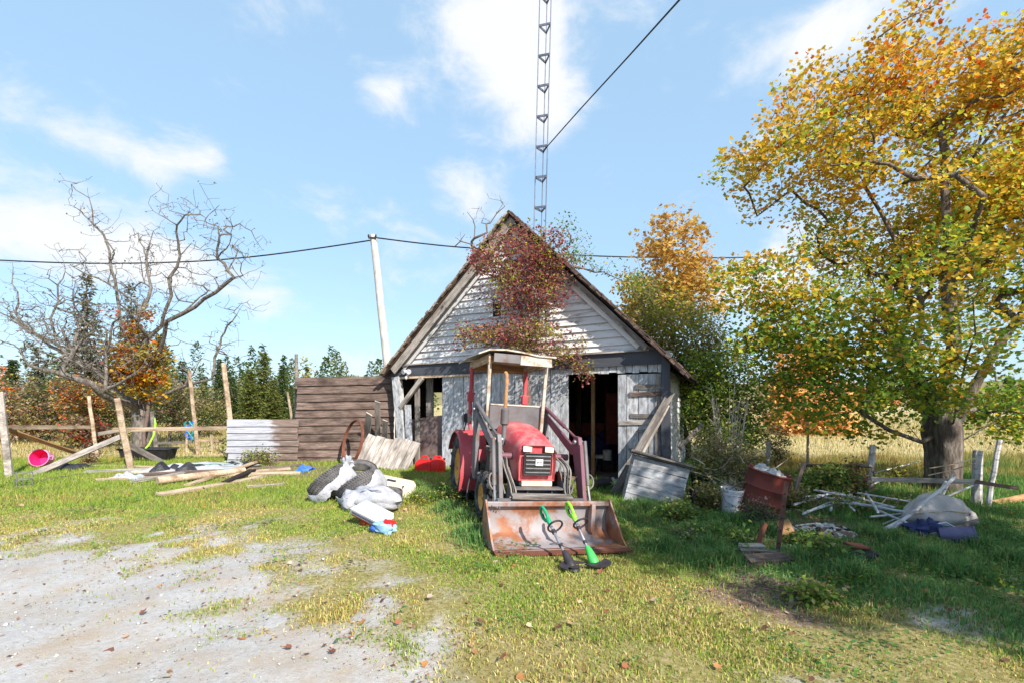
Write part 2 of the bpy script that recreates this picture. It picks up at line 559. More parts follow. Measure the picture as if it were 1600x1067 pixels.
# ------------------------------------------------------------------ ground
def vnoise(x, y, seed=0):
    xi = np.floor(x).astype(np.int64); yi = np.floor(y).astype(np.int64)
    fx = x - xi; fy = y - yi
    fx = fx * fx * (3 - 2 * fx); fy = fy * fy * (3 - 2 * fy)
    def h(a, b):
        n = (a * 374761393 + b * 668265263 + seed * 974711) & 0x7fffffff
        n = ((n ^ (n >> 13)) * 1274126177) & 0x7fffffff
        return ((n ^ (n >> 16)) & 0xffff) / 65535.0
    return (h(xi, yi) * (1 - fx) + h(xi + 1, yi) * fx) * (1 - fy) + (h(xi, yi + 1) * (1 - fx) + h(xi + 1, yi + 1) * fx) * fy


def fbm(x, y, seed=0, o=4):
    s = 0; a = .5
    for i in range(o):
        s = s + a * vnoise(x * 2 ** i, y * 2 ** i, seed + i * 17); a *= .5
    return s / (1 - .5 ** o)


GX = np.array([-30, -6.0, -3.9, -2.5, -1.35, -.8, -.2, .5, 30]); GY = np.array([5.9, 5.65, 5.0, 4.7, 3.95, 3.3, 2.75, 1.9, -6])


def masks(x, y):
    """how far a place is gravel, bare earth with litter, dry meadow"""
    x = np.asarray(x, float); y = np.asarray(y, float)
    g = (np.interp(x, GX, GY) - y) / 1.5 + .40 + (fbm(x * 1.1, y * 1.1, 3) - .5) * 1.7 + (fbm(x * 4, y * 4, 9, 4) - .5) * 2.0
    g2 = .62 - np.hypot((x - 3.55) / 1.1, (y - 3.72) / .42) + (fbm(x * 4, y * 4, 5) - .5) * 1.7
    g = np.clip(np.maximum(g, g2), 0, 1)
    d = 1.15 - np.hypot((x - 2.25) / .62, (y - 4.35) / .6) + (fbm(x * 3, y * 3, 21) - .5) * 1.6
    d2 = 1.2 - np.hypot((x + 5.6) / 2.9, (y - 10.7) / 1.5) + (fbm(x * 2, y * 2, 23) - .5) * 1.0
    d3 = 1.05 - np.hypot((x - 4.3) / 2.3, (y - 6.9) / 1.3) + (fbm(x * 2, y * 2, 29) - .5) * 1.0
    d = np.clip(np.maximum(np.maximum(d, d2), d3), 0, 1)
    dry = np.clip((y - 8.8 - 3.6 * (x < 0) + (fbm(x * .5, y * .5, 31) - .5) * 3) / 3, 0, 1) * np.clip((np.abs(x - .3) - 4.0) / 1.5, 0, 1)
    dry = np.maximum(dry, np.clip((y - 15) / 4, 0, 1))
    return g, d, dry


def axis(fine0, fine1, step, far0, far1):
    a = list(np.arange(fine0, fine1, step)); s = step; p = fine1
    while p < far1: a.append(p); s *= 1.18; p += s
    a.append(far1); s = step; p = fine0 - step; b = []
    while p > far0: b.append(p); s *= 1.18; p -= s
    b.append(far0)
    return np.array(sorted(b) + a)


def make_ground():
    xs = axis(-7.5, 6.5, .085, -900, 900); ys = axis(2.0, 9.5, .085, -60, 1500)
    X, Y = np.meshgrid(xs, ys)
    Z = gz(X, Y) + (fbm(X * 4, Y * 4, 2, 3) - .5) * .03 * np.exp(-np.maximum(0, Y - 10) ** 2 / 20)
    nx, ny = len(xs), len(ys)
    V = np.stack([X.ravel(), Y.ravel(), Z.ravel()], 1)
    i = np.arange(nx * ny).reshape(ny, nx)
    F = np.stack([i[:-1, :-1].ravel(), i[:-1, 1:].ravel(), i[1:, 1:].ravel(), i[1:, :-1].ravel()], 1)
    g, d, dry = masks(X.ravel(), Y.ravel())
    C = np.stack([g, d, dry, np.ones_like(g)], 1)
    t = NT('yard')
    tc = t.new('ShaderNodeTexCoord'); v = tc.outputs['Object']
    a = t.new('ShaderNodeVertexColor', layer_name='Col')
    sep = t.new('ShaderNodeSeparateColor'); t.L.new(a.outputs[0], sep.inputs[0])
    n1 = t.noise(v, 2.2, 8, .65); n2 = t.noise(v, 26, 6, .7); n3 = t.noise(v, 110, 3, .7)
    soil = t.ramp(n2, G3((104, 96, 58), (136, 126, 78), (164, 150, 104)), .3, .7)
    grav = t.ramp(n2, G3((150, 147, 145), (168, 166, 166), (182, 180, 181)), .28, .72)
    grav = t.mix(t.mask(n1, .56, .12), grav, lin(162, 148, 133))
    grav = t.mix(t.mask(n3, .64, .05), grav, lin(192, 190, 190))
    dirt = t.ramp(n2, G3((78, 62, 52), (118, 98, 84), (156, 136, 116)), .3, .7)
    meadow = t.ramp(n1, G3((136, 128, 84), (176, 160, 112), (196, 180, 136)), .3, .7)
    def warp(ch, n, k):
        m = t.new('ShaderNodeMath', operation='MULTIPLY_ADD'); t.L.new(n, m.inputs[0]); m.inputs[1].default_value = k
        t.L.new(sep.outputs[ch], m.inputs[2]); return m.outputs[0]
    c = t.mix(t.mask(warp(2, n1, .4), .6, .25), soil, meadow)
    c = t.mix(t.mask(warp(1, n2, .5), .65, .2), c, dirt)
    c = t.mix(t.mask(warp(0, n2, .9), .80, .34), c, grav)
    ad = t.new('ShaderNodeMath', operation='ADD'); t.L.new(n2, ad.inputs[0]); t.L.new(n3, ad.inputs[1])
    t.bump(ad.outputs[0], .6, .02)
    t.done(c, .95, 0, .15)
    o = np_mesh('ground', V, F, 'yard', C, smooth=True)
    o['kind'] = 'structure'


make_ground()

# ------------------------------------------------------------------ grass, litter, stones
def blades(name, P, H, W, col, rng, label, lean=.5, tri=False, cat='grass', parent=None):
    n = len(P)
    az = rng.uniform(0, 2 * np.pi, n); dz = rng.uniform(0, 2 * np.pi, n)
    side = np.stack([np.cos(az), np.sin(az), 0 * az], 1) * (W / 2)[:, None]
    ln = np.abs(rng.normal(0, lean, n))
    dirv = np.stack([np.cos(dz), np.sin(dz), 0 * dz], 1) * (ln * H)[:, None]
    up = np.zeros((n, 3)); up[:, 2] = H
    if tri:
        V = np.stack([P - side, P + side, P + up * (1 - .25 * np.minimum(ln, 1))[:, None] + dirv], 1)
        F = np.arange(n * 3).reshape(n, 3); k = 3
    else:
        mid = P + up * .6 + dirv * .35
        V = np.stack([P - side, P + side, mid + side * .75, mid - side * .75, P + up * (1 - .3 * np.minimum(ln, 1))[:, None] + dirv], 1)
        b = (np.arange(n) * 5)[:, None]
        F = np.concatenate([b + np.array([[0, 1, 2]]), b + np.array([[0, 2, 3]]), b + np.array([[3, 2, 4]])]); k = 5
    C = np.repeat(np.concatenate([col, np.ones((n, 1))], 1), k, 0)
    o = np_mesh(name, V.reshape(-1, 3), F, 'blades', C, parent)
    if label: tag(o, label, cat, kind='stuff')
    return o


def pick(rng, n, pal, w=None, jit=.18):
    pal = np.array([lin(*c)[:3] for c in pal])
    i = rng.choice(len(pal), n, p=w)
    return pal[i] * rng.uniform(1 - jit, 1 + jit, (n, 1)) * rng.uniform(.94, 1.06, (n, 3))


def shade_zone(x, y):
    """lush ground in tree shade; that shade is put into the blade colours too"""
    return np.clip(1.3 * (x - np.interp(y, [2.5, 3.2, 4, 5, 6, 9, 12], [4.6, 3.3, 2.1, 1.5, 1.2, 1.2, 1.0])), 0, 1)


def make_grass():
    rng = np.random.default_rng(5)
    def scatter(n, y0, y1):
        y = np.sqrt(rng.uniform(y0 ** 2, y1 ** 2, n)); x = rng.uniform(-1.13, 1.13, n) * y
        return x, y
    barn_in = lambda x, y: ((x - .025) * .394 + (y - 10.8) * .919 > .02) & (np.abs((x - .025) * .919 - (y - 10.8) * .394) < 3.4) & (y < 18)
    in_bucket = lambda x, y: (np.abs((x - .57) * .956 + (y - 5.3) * .292) < .83) & (np.abs(-(x - .57) * .292 + (y - 5.3) * .956 - .28) < .32)
    # lawn close by
    x, y = scatter(330000, 2.7, 7.2)
    g, d, dry = masks(x, y)
    thin = fbm(x * 1.7, y * 1.7, 41)
    keep = (rng.uniform(0, 1, len(x)) < (1 - np.minimum(1, g * 1.1)) ** 1.5 * (1 - .85 * d) * np.clip(thin * 2.4 - .55, .12, 1) + .016) & ~in_bucket(x, y)
    x, y, g, d, thin = x[keep], y[keep], g[keep], d[keep], thin[keep]
    sh = shade_zone(x, y); tuft = fbm(x * 2.3, y * 2.3, 47, 3)
    H = (.018 + .024 * rng.random(len(x)) ** 1.5) * (1 + 1.7 * sh * np.clip(tuft * 3 - .9, 0, 1.6)) * (1 - .35 * g) * (.6 + .9 * thin)
    W = .0055 + .0045 * rng.random(len(x))
    dryk = np.clip(fbm(x * 1.3, y * 1.3, 53) * 3.0 - 1.2 - .6 * sh, 0, 1)[:, None]
    green = pick(rng, len(x), [(122, 148, 52), (142, 162, 64), (106, 134, 46), (160, 172, 80), (118, 142, 72)])
    straw = pick(rng, len(x), [(190, 174, 110), (176, 162, 92), (168, 164, 84), (200, 186, 130), (156, 126, 84)])
    deep = pick(rng, len(x), [(84, 128, 66), (100, 144, 74), (76, 118, 72), (116, 156, 80), (124, 148, 86)])
    green = green * (1 - sh[:, None]) + deep * sh[:, None]  # shaded-grass green painted in where the tree shadow falls
    col = np.where(rng.random((len(x), 1)) < dryk * .85 + .08, straw, green)
    blades('lawn_grass', np.stack([x, y, gz(x, y) - .004], 1), H, W, col, rng, 'short yellow green lawn grass between the gravel and the barn', .55)
    # further lawn
    x, y = scatter(230000, 7.0, 13.5)
    g, d, dry = masks(x, y)
    keep = (rng.uniform(0, 1, len(x)) < (1 - .85 * d) * (.35 + fbm(x * 1.2, y * 1.2, 43))) & ~barn_in(x, y) & ~in_bucket(x, y)
    x, y, d, dry = x[keep], y[keep], d[keep], dry[keep]
    sh = shade_zone(x, y); tuft = fbm(x * 1.6, y * 1.6, 48, 3)
    H = (.045 + .045 * rng.random(len(x))) * (1 + 1.2 * sh * np.clip(tuft * 3 - .9, 0, 1.5)) * (1 + 1.3 * dry)
    W = .010 + .008 * rng.random(len(x))
    dryk = np.clip(dry + fbm(x, y, 53) * 1.6 - .75 - .3 * sh, 0, 1)[:, None]
    green = pick(rng, len(x), [(120, 146, 52), (136, 156, 60), (104, 132, 50), (150, 162, 76)])
    deep = pick(rng, len(x), [(86, 130, 62), (100, 144, 70), (78, 120, 68), (128, 152, 76)])
    straw = pick(rng, len(x), [(186, 166, 104), (168, 150, 84), (158, 146, 80), (150, 122, 74)])
    col = np.where(rng.random((len(x), 1)) < dryk, straw, green * (1 - sh[:, None]) + deep * sh[:, None])  # straw apart, blades in the shade zone get the painted shade green
    blades('yard_grass', np.stack([x, y, gz(x, y) - .004], 1), H, W, col, rng, 'grass around the tractor, the tyres and the barn front', .5, tri=True)
    # meadow beyond the fences
    x, y = scatter(120000, 12.5, 46)
    g, d, dry = masks(x, y)
    keep = (rng.random(len(x)) < .25 + dry) & ~barn_in(x, y)
    x, y = x[keep], y[keep]
    k = np.clip((y - 10) / 30, .2, 1.2)
    H = .12 + .26 * rng.random(len(x)) * k; W = .02 + .035 * k
    left = np.clip((-x - 2) / 6, 0, 1)[:, None]
    straw = pick(rng, len(x), [(200, 186, 142), (188, 172, 122), (176, 162, 108), (208, 194, 158), (166, 156, 98)])
    olive = pick(rng, len(x), [(140, 134, 66), (122, 120, 56), (160, 142, 84), (112, 104, 60), (150, 120, 76)])
    col = np.where(rng.random((len(x), 1)) < .25 + .55 * left, olive, straw)
    blades('meadow_grass', np.stack([x, y, gz(x, y) - .01], 1), H, W, col, rng, 'tall dry straw coloured grass in the meadow behind the fences', .4, tri=True)
    # tall clumps in the shaded part and by the tractor
    cl = [gnd(px, py) for px, py in ((1085, 835), (1110, 860), (1150, 820), (1040, 860), (1130, 880), (1065, 800), (1175, 800), (1200, 835), (990, 775), (1010, 800),
                                     (1290, 860), (1310, 880), (1400, 850), (1420, 870), (1360, 840), (1460, 880), (1250, 880), (1120, 835), (1095, 880), (1330, 900),
                                     (690, 770), (660, 780), (700, 800), (735, 840), (650, 765), (720, 815), (755, 850), (890, 800), (960, 815), (1540, 860), (1580, 880), (1500, 900))]
    P = []; H = []
    for c in cl:
        n = 620; r = np.abs(rng.normal(0, .17, n)); a = rng.uniform(0, 6.283, n)
        P.append(np.stack([c.x + r * np.cos(a), c.y + r * np.sin(a) * .8, np.zeros(n)], 1)); H.append((.10 + .17 * rng.random(n)) * np.exp(-r * 2.0))
    P = np.concatenate(P); H = np.concatenate(H); kk = ~in_bucket(P[:, 0], P[:, 1]); P = P[kk]; H = H[kk]; P[:, 2] = gz(P[:, 0], P[:, 1])
    col = pick(rng, len(P), [(80, 126, 64), (98, 140, 70), (88, 130, 78), (128, 152, 82), (142, 152, 92), (74, 112, 60)])
    blades('tall_grass', P, H, np.full(len(P), .009), col, rng, 'long dark green grass tufts beside the bucket and junk', .75)
    # clover and weeds, small round leaves
    x, y = scatter(70000, 2.9, 8.5)
    g, d, dry = masks(x, y)
    w = shade_zone(x, y) * .75 * np.clip(fbm(x * 1.5, y * 1.5, 63) * 3 - .8, 0, 1) + np.clip(fbm(x * 2, y * 2, 61) * 3 - 1.7, 0, .5)
    keep = rng.random(len(x)) < w * (1 - np.minimum(1, g * 1.2))
    x, y = x[keep], y[keep]
    P = np.stack([x, y, gz(x, y) + rng.uniform(.015, .07, len(x))], 1)
    V, F = leafcards(P, rng.uniform(.018, .05, len(x)), rng, 'oval', 1.6)
    o = np_mesh('clover', V, F, 'leaves', np.repeat(np.c_[pick(rng, len(x), [(88, 130, 66), (104, 144, 68), (80, 120, 70), (128, 150, 78)]), np.ones(len(x))], 4, 0))
    tag(o, 'low clover and broad leaved weeds in the shaded lawn', 'weeds', kind='stuff')
    # fallen leaves
    x, y = scatter(2600, 2.75, 9.5)
    w = .12 + .15 * (masks(x, y)[0] < .5) + .9 * np.exp(-((x - .4) / 2.0) ** 2 - ((y - 3.6) / 1.4) ** 2) + .6 * shade_zone(x, y) + 1.2 * masks(x, y)[1]
    keep = rng.random(len(x)) < w * .42
    x, y = x[keep], y[keep]
    P = np.stack([x, y, gz(x, y) + .012 + .03 * rng.random(len(x)) * (masks(x, y)[0] < .4)], 1)
    V, F = leafcards(P, rng.uniform(.025, .07, len(x)), rng, 'maple', 1.6)
    o = np_mesh('fallen_leaves', V, F, 'ground_bits', np.repeat(np.c_[pick(rng, len(x), [(132, 86, 62), (148, 100, 68), (118, 78, 60), (166, 134, 104), (164, 116, 70), (176, 158, 136), (100, 66, 54)]), np.ones(len(x))], 9, 0))
    tag(o, 'brown and orange fallen leaves strewn over the lawn and gravel', 'leaves', kind='stuff')
    # brown litter flakes and gravel stones
    x, y = scatter(9000, 2.7, 6.6)
    g, d, dry = masks(x, y)
    keep = rng.random(len(x)) < np.clip(4 * g * (1 - g) * np.clip(fbm(x * 1.4, y * 1.4, 71) * 3 - 1.0, 0, 1) + .10 * g + .9 * d, 0, 1)
    x, y = x[keep], y[keep]
    P = np.stack([x, y, gz(x, y) + .01], 1)
    V, F = leafcards(P, rng.uniform(.012, .04, len(x)), rng, 'oval', 2.5)
    o = np_mesh('leaf_litter', V, F, 'ground_bits', np.repeat(np.c_[pick(rng, len(x), [(140, 96, 72), (116, 84, 68), (160, 124, 98), (96, 72, 62), (178, 152, 126)]), np.ones(len(x))], 4, 0))
    tag(o, 'small brown leaf litter lying on the gravel edge and bare earth', 'leaf litter', kind='stuff')
    x, y = scatter(8000, 2.6, 6.2)
    g, d, dry = masks(x, y)
    keep = rng.random(len(x)) < g * 1.1
    x, y = x[keep], y[keep]; n = len(x)
    s = np.exp(rng.normal(math.log(.0045), .5, n))
    octa = np.array([(1, 0, 0), (0, 1, 0), (-1, 0, 0), (0, -1, 0), (0, 0, .7), (0, 0, -.7)], float)
    V = octa[None] * s[:, None, None] * rng.uniform(.6, 1.3, (n, 6, 1)); a = rng.uniform(0, 6.28, n)
    V = np.stack([V[..., 0] * np.cos(a)[:, None] - V[..., 1] * np.sin(a)[:, None], V[..., 0] * np.sin(a)[:, None] + V[..., 1] * np.cos(a)[:, None], V[..., 2]], -1)
    V += np.stack([x, y, gz(x, y) + s * .25 + .004], 1)[:, None]
    f = np.array([(0, 1, 4), (1, 2, 4), (2, 3, 4), (3, 0, 4), (1, 0, 5), (2, 1, 5), (3, 2, 5), (0, 3, 5)])
    F = (np.arange(n) * 6)[:, None, None] + f[None]
    o = np_mesh('gravel', V.reshape(-1, 3), F.reshape(-1, 3), 'ground_bits', np.repeat(np.c_[pick(rng, n, [(170, 166, 164), (152, 148, 146), (184, 181, 180), (138, 132, 130), (196, 193, 192)]), np.ones(n)], 6, 0))
    tag(o, 'loose grey gravel stones of the driveway', 'gravel', kind='stuff')


LEAF = {'maple': (np.array([(0, .4, -.06), (0, 0, 0), (.42, .1, .05), (.5, .55, .1), (.2, .62, .02), (0, 1, .08), (-.2, .62, .02), (-.5, .55, .1), (-.42, .1, .05)]),
                  np.array([(0, i, i % 8 + 1) for i in range(1, 9)])),
        'oval': (np.array([(0, 0, 0), (.3, .5, .09), (0, 1, 0), (-.3, .5, .09)]), np.array([(0, 1, 2), (0, 2, 3)])),
        'spray': (np.array([(0, 0, 0), (.22, .45, .03), (0, 1, -.1), (-.22, .45, .03)]), np.array([(0, 1, 2), (0, 2, 3)]))}


def leafcards(P, S, rng, shape='oval', up=.6, dirs=None):
    T, Fc = LEAF[shape]; n = len(P)
    nm = rng.normal(0, 1, (n, 3)); nm /= np.linalg.norm(nm, axis=1)[:, None]
    nm[:, 2] = np.abs(nm[:, 2]) + up; nm /= np.linalg.norm(nm, axis=1)[:, None]
    t = rng.normal(0, 1, (n, 3)) if dirs is None else dirs + rng.normal(0, .25, (n, 3))
    t -= nm * (t * nm).sum(1)[:, None]; t /= np.linalg.norm(t, axis=1)[:, None] + 1e-9
    b = np.cross(nm, t)
    V = P[:, None] + (T[None, :, 0:1] * b[:, None] + T[None, :, 1:2] * t[:, None] + T[None, :, 2:3] * nm[:, None]) * np.asarray(S)[:, None, None]
    F = (np.arange(n) * len(T))[:, None, None] + Fc[None]
    return V.reshape(-1, 3), F.reshape(-1, 3)


make_grass()

# ------------------------------------------------------------------ barn
BM = Vector((0.025, 10.8, 0)); BTH = R(23.2)
BU = Vector((math.cos(BTH), -math.sin(BTH), 0)); BV = Vector((math.sin(BTH), math.cos(BTH), 0))


def uz(px, py, v=0.0):
    """where the line of sight through a photo pixel meets the barn's front plane (or a plane v metres behind it)"""
    r = Vector(((px - CX) / FPX, 1, -(py - HY) / FPX)); o = Vector((0, 0, CH))
    t = (v + BM.dot(BV)) / r.dot(BV)
    p = o + r * t
    return (p - BM).dot(BU), p.z


def make_barn():
    T = thing('barn', 'weathered white clapboard barn with steep gable and open doorways', 'barn', BM, (0, 0, -BTH))
    bd = lambda n, a, b, w, t, m, **k: board(n, a, b, w, t, m, T, **k)
    HW, DEP = 3.3, 5.6
    ul, zbl = uz(612, 573); ur, zbr = uz(1040, 547)
    apex_u, apex_z = uz(796, 338)
    eL = uz(600, 584, -.2); eR = uz(1078, 586, -.2)
    # gable backing and clapboards
    ru, rz = uz(796, 330, -.28)
    def halfspan(z):
        k = max(0, rz - z - .16)
        return max(ul + .02, ru + k * (eL[0] - ru) / (rz - eL[1])), min(ur - .02, ru + k * (eR[0] - ru) / (rz - eR[1]))
    m = MB().prism([(ul, zbl - .1), (ur, zbr - .1), (halfspan(zbr + .1)[1], zbr + .1), (ru, rz - .16), (halfspan(zbl + .1)[0], zbl + .1)], -.02, .03, Matrix(((1, 0, 0, 0), (0, 0, 1, .05), (0, 1, 0, 0), (0, 0, 0, 1))))
    m.build('gable_wall', 'grey_wood', T)
    z = 0.0; i = 0; step = .157
    while True:
        f = i * step
        zl, zr = zbl + .02 + f, zbr + .02 + f
        zm = (zl + zr) / 2
        if zm > apex_z - .25: break
        a, _ = halfspan(zl + step); _, b = halfspan(zr + step)
        za = zl + (zr - zl) * (a - ul) / (ur - ul); zb = zl + (zr - zl) * (b - ul) / (ur - ul)
        cuts = [0, 1] if b - a < 2.2 else [0, rnd.uniform(.3, .7), 1]
        for c0, c1 in zip(cuts[:-1], cuts[1:]):
            u0, u1 = a + (b - a) * c0 + (.004 if c0 else 0), a + (b - a) * c1
            z0, z1 = za + (zb - za) * c0, za + (zb - za) * c1
            bd('clapboard', (u0, .008, z0 + step / 2), (u1, .008, z1 + step / 2), step + .03, .026, 'white_clapboard', face=(0, -1, .3), warp=.004)
        i += 1
    # little dark gable window
    (wu0, wz1), (wu1, wz0) = uz(771, 473), uz(783, 497)
    w = MB().box(((wu0 + wu1) / 2, -.012, (wz0 + wz1) / 2), (wu1 - wu0, .02, wz1 - wz0)).build('window', 'void', T)
    # roof slopes
    for s, (eu, ez), nm in ((-1, eL, 'wood_shingle'), (1, eR, 'dark_shingle')):
        d = Vector((eu - ru, 0, ez - rz)); n = Vector((-d.z, 0, d.x)) * (1 if s > 0 else -1); n.normalize()
        if n.z < 0: n = -n
        Ln = d.length; dx = d.normalized()
        M = Matrix((dx, Vector((0, 1, 0)), n)).transposed().to_4x4(); M.translation = (ru, -.28, rz)
        roof = MB().box((Ln / 2, DEP / 2 + .3, -.05), (Ln, DEP + .6, .07)).build('roof', 'dark_wood', T)
        roof.matrix_local = M
        nc = int(Ln / .16)
        for c in range(nc):
            # one course of shingles right along the slope, with a ragged edge
            mm = MB(); y = -.06
            while y < DEP + .55:
                wd = rnd.uniform(.12, .24); ex = rnd.uniform(-.035, .03)
                mm.box((c * .16 + .13 + ex, y + wd / 2, -.006 + rnd.uniform(0, .02)), (.27, wd - .006, .012), Matrix.Rotation(R(rnd.uniform(1.5, 4.5)), 3, 'Y'))
                y += wd
            o = mm.build('shingle_course', nm, roof)
        # ragged rake: shingle butts and a trim board under them
        q = .05
        while q < Ln - .05:
            wd = rnd.uniform(.1, .22)
            o = MB().box((0, 0, 0), (wd - .01, rnd.uniform(.06, .13), rnd.uniform(.025, .065))).build('shingle', nm, roof, loc=(q + wd / 2, -.05 + rnd.uniform(-.03, .01), -.02 + rnd.uniform(-.02, .015)), rot=(rnd.uniform(-.2, .2), rnd.uniform(-.08, .08), 0))
            q += wd
        rk = board('rake_board', (.02, .04, -.17), (Ln - (.25 if s < 0 else .95), .04, -.17), .18, .03, 'silver_wood' if s < 0 else 'grey_wood', roof, face=(0, -1, 0))
        if s > 0: rk.scale = (1, .6, 1)
        board('rake_trim', (.2, .20, -.24), (Ln - (.45 if s < 0 else 1.1), .20, -.24), .16, .03, 'white_clapboard', roof, face=(0, -1, 0))
        for k in range(6):
            board('rafter', (.1, .5 + k * 1.0, -.16), (Ln - .1, .5 + k * 1.0, -.16), .05, .12, 'dark_wood', roof, face=(0, -1, 0))
    # dark header and corner posts
    zb2l, zb2r = uz(612, 590)[1], uz(1034, 568)[1]
    bd('header_beam', (ul - .02, -.05, (zbl + zb2l) / 2), (ur - .02, -.05, (zbr + zb2r) / 2), zbl - zb2l, .07, 'slate_paint')
    bd('drip_board', (ul - .04, -.07, zbl + .02), (ur - .3, -.07, zbr + .012), .035, .14, 'silver_wood')
    bd('soffit_board', (ul + .06, -.03, zb2l - .02), (uz(740, 590)[0], -.03, zb2l + .03), .05, .12, 'pale_wood')
    bd('corner_post', (uz(1042, 700)[0], -.06, -.25), (uz(1041, 560)[0], -.06, zbr - .02), .17, .1, 'slate_paint')
    pl = uz(622, 600)[0]; plb = uz(634, 725)[0]
    bd('corner_post', (plb, -.04, -.1), (pl, -.04, zb2l + .02), .2, .16, 'peeling_white', warp=.015)
    bd('post_board', (uz(643, 727)[0], -.07, -.05), (uz(640, 632)[0], -.07, uz(640, 632)[1]), .17, .03, 'thin_white')
    a = uz(626, 636, -.1); b = uz(660, 590, -.1)
    bd('diagonal_brace', (a[0], -.1, a[1]), (b[0], -.1, b[1]), .1, .08, 'silver_wood')
    # floodlight on the header
    fl = uz(636, 577, -.14)
    f = MB().tube([(fl[0], -.05, fl[1] - .14), (fl[0], -.13, fl[1] - .14)], .035, 10).build('floodlight', 'white_plastic', T, smooth=40)
    for s in (-1, 1):
        Mh = Matrix.Translation((fl[0] + s * .07, -.16, fl[1] - .05)) @ (Vector((s * .35, -1, -.25)).to_track_quat('Z', 'Y').to_matrix().to_4x4())
        MB().lathe([(.0, -.1), (.03, -.09), (.045, -.02), (.065, .03), (.06, .035), (0, .03)], 12, Mh).build('lamp_head', 'white_plastic', f, smooth=40)
    MB().blob((fl[0] - .02, -.15, fl[1] - .2), (.035, .035, .045), .05, 3, 10, 8).build('sensor', 'white_plastic', f, smooth=60)
    # vertical boarding between the two doorways
    o_l = (uz(643, 600)[0], uz(691, 600)[0]); o_r = (uz(889, 600)[0], uz(966, 600)[0])
    u = o_l[1]
    while u < o_r[0] - .05:
        wd = min(rnd.uniform(.2, .34), o_r[0] - u)
        if o_r[0] - u - wd < .08: wd = o_r[0] - u
        zt = zb2l + (zb2r - zb2l) * (u - ul) / (ur - ul) + .06
        bd('wall_board', (u + wd / 2, -.005 + rnd.uniform(-.006, .006), -.15 + rnd.uniform(-.05, .05)), (u + wd / 2, -.005, zt), wd - .012, .025, rnd.choice(['peeling_white', 'thin_white', 'thin_white']), jag=.01)
        u += wd
    # transom boards over the right doorway
    zt = uz(920, 583)[1]
    u = o_r[0] - .05
    while u < ur - .12:
        wd = rnd.uniform(.13, .19)
        bd('transom_board', (u + wd / 2, -.01, zt + rnd.uniform(-.02, .01)), (u + wd / 2, -.01, zb2r + .05), wd - .01, .025, 'peeling_white')
        u += wd
    # lower half door in the left doorway, of dull brown sheet
    (a, zt2), (b, _) = uz(640, 655, .12), uz(692, 648, .12)
    MB().prism([(a, .0), (b, .0), (b, uz(692, 648, .12)[1]), (a, zt2)], 0, .03, Matrix(((1, 0, 0, 0), (0, 0, 1, .12), (0, 1, 0, 0), (0, 0, 0, 1)))).build('half_door', 'brown_panel', T)
    bd('door_jamb', (o_l[0] + .13, .06, .0), (o_l[0] + .13, .06, zb2l), .12, .05, 'grey_wood')
    bd('door_jamb', (o_l[0] + .3, .35, .0), (o_l[0] + .3, .35, zb2l), .2, .04, 'grey_wood')
    # right door: upright planks with patched battens, hanging open flat against the wall
    door = MB().box((o_r[1] + .46, .01, 1.02), (.92, .02, 2.06)).build('door', 'grey_wood', T)
    u = o_r[1]; e = uz(1036, 640)[0]
    while u < e - .04:
        wd = min(rnd.uniform(.17, .25), e - u)
        zt3 = uz(990, 584)[1] + rnd.uniform(-.012, .012)
        board('door_plank', (u + wd / 2, -.02, .0 + rnd.uniform(0, .05)), (u + wd / 2, -.02, zt3), wd - .01, .025, rnd.choice(['peeling_white', 'thin_white']), door)
        u += wd
    for x0, y0, x1, y1, w_, mt in ((992, 604, 1037, 603, .1, 'grey_wood'), (984, 616, 1034, 614, .085, 'brown_wood'), (985, 649, 1022, 650, .075, 'grey_wood'), (966, 660, 1018, 659, .09, 'silver_wood'), (996, 673, 1030, 672, .05, 'grey_wood')):
        p, q = uz(x0, y0, -.05), uz(x1, y1, -.05)
        board('batten', (p[0], -.048, p[1]), (q[0], -.048, q[1]), w_, .024, mt, door, jag=.015)
    p, q = uz(1027, 583, -.05), uz(1027, 690, -.05)
    board('door_stile', (q[0], -.045, .1), (p[0], -.045, p[1]), .09, .02, 'grey_wood', door)
    # right side wall: clapboards seen at a glancing angle; left and rear walls
    for k in range(17):
        zz = -.15 + k * .15
        bd('side_clapboard', (ur + .02, .02, zz + .075), (ur + .02, DEP, zz + .075), .165, .02, 'white_clapboard', face=(1, 0, .2))
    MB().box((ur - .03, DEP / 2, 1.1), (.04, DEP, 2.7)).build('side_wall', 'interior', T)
    # left wall with a glassless window, through which the daylight outside shows
    def on_left(px, py):
        r = Vector(((px - CX) / FPX, 1, -(py - HY) / FPX)); o = Vector((0, 0, CH)) - BM
        t = (ul + .05 - o.dot(BU)) / r.dot(BU); p = o + r * t
        return p.dot(BV), p.z
    (v1, h1), (v0, h0) = on_left(671, 612), on_left(692, 652)
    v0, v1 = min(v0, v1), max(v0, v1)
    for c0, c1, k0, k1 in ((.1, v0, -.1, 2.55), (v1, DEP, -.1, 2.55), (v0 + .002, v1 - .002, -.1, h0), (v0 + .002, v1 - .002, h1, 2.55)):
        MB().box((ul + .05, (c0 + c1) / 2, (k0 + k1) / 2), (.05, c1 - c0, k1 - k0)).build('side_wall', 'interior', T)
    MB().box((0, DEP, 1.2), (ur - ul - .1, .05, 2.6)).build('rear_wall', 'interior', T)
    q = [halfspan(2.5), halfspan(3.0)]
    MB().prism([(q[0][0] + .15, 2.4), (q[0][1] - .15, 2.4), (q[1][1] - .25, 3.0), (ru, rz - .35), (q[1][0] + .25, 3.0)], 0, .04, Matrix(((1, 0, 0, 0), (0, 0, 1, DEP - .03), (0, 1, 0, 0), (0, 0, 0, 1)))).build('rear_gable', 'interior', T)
    MB().box((0, DEP / 2 + .05, -.11), (2 * HW, DEP - .1, .1)).build('floor', 'earth', T)
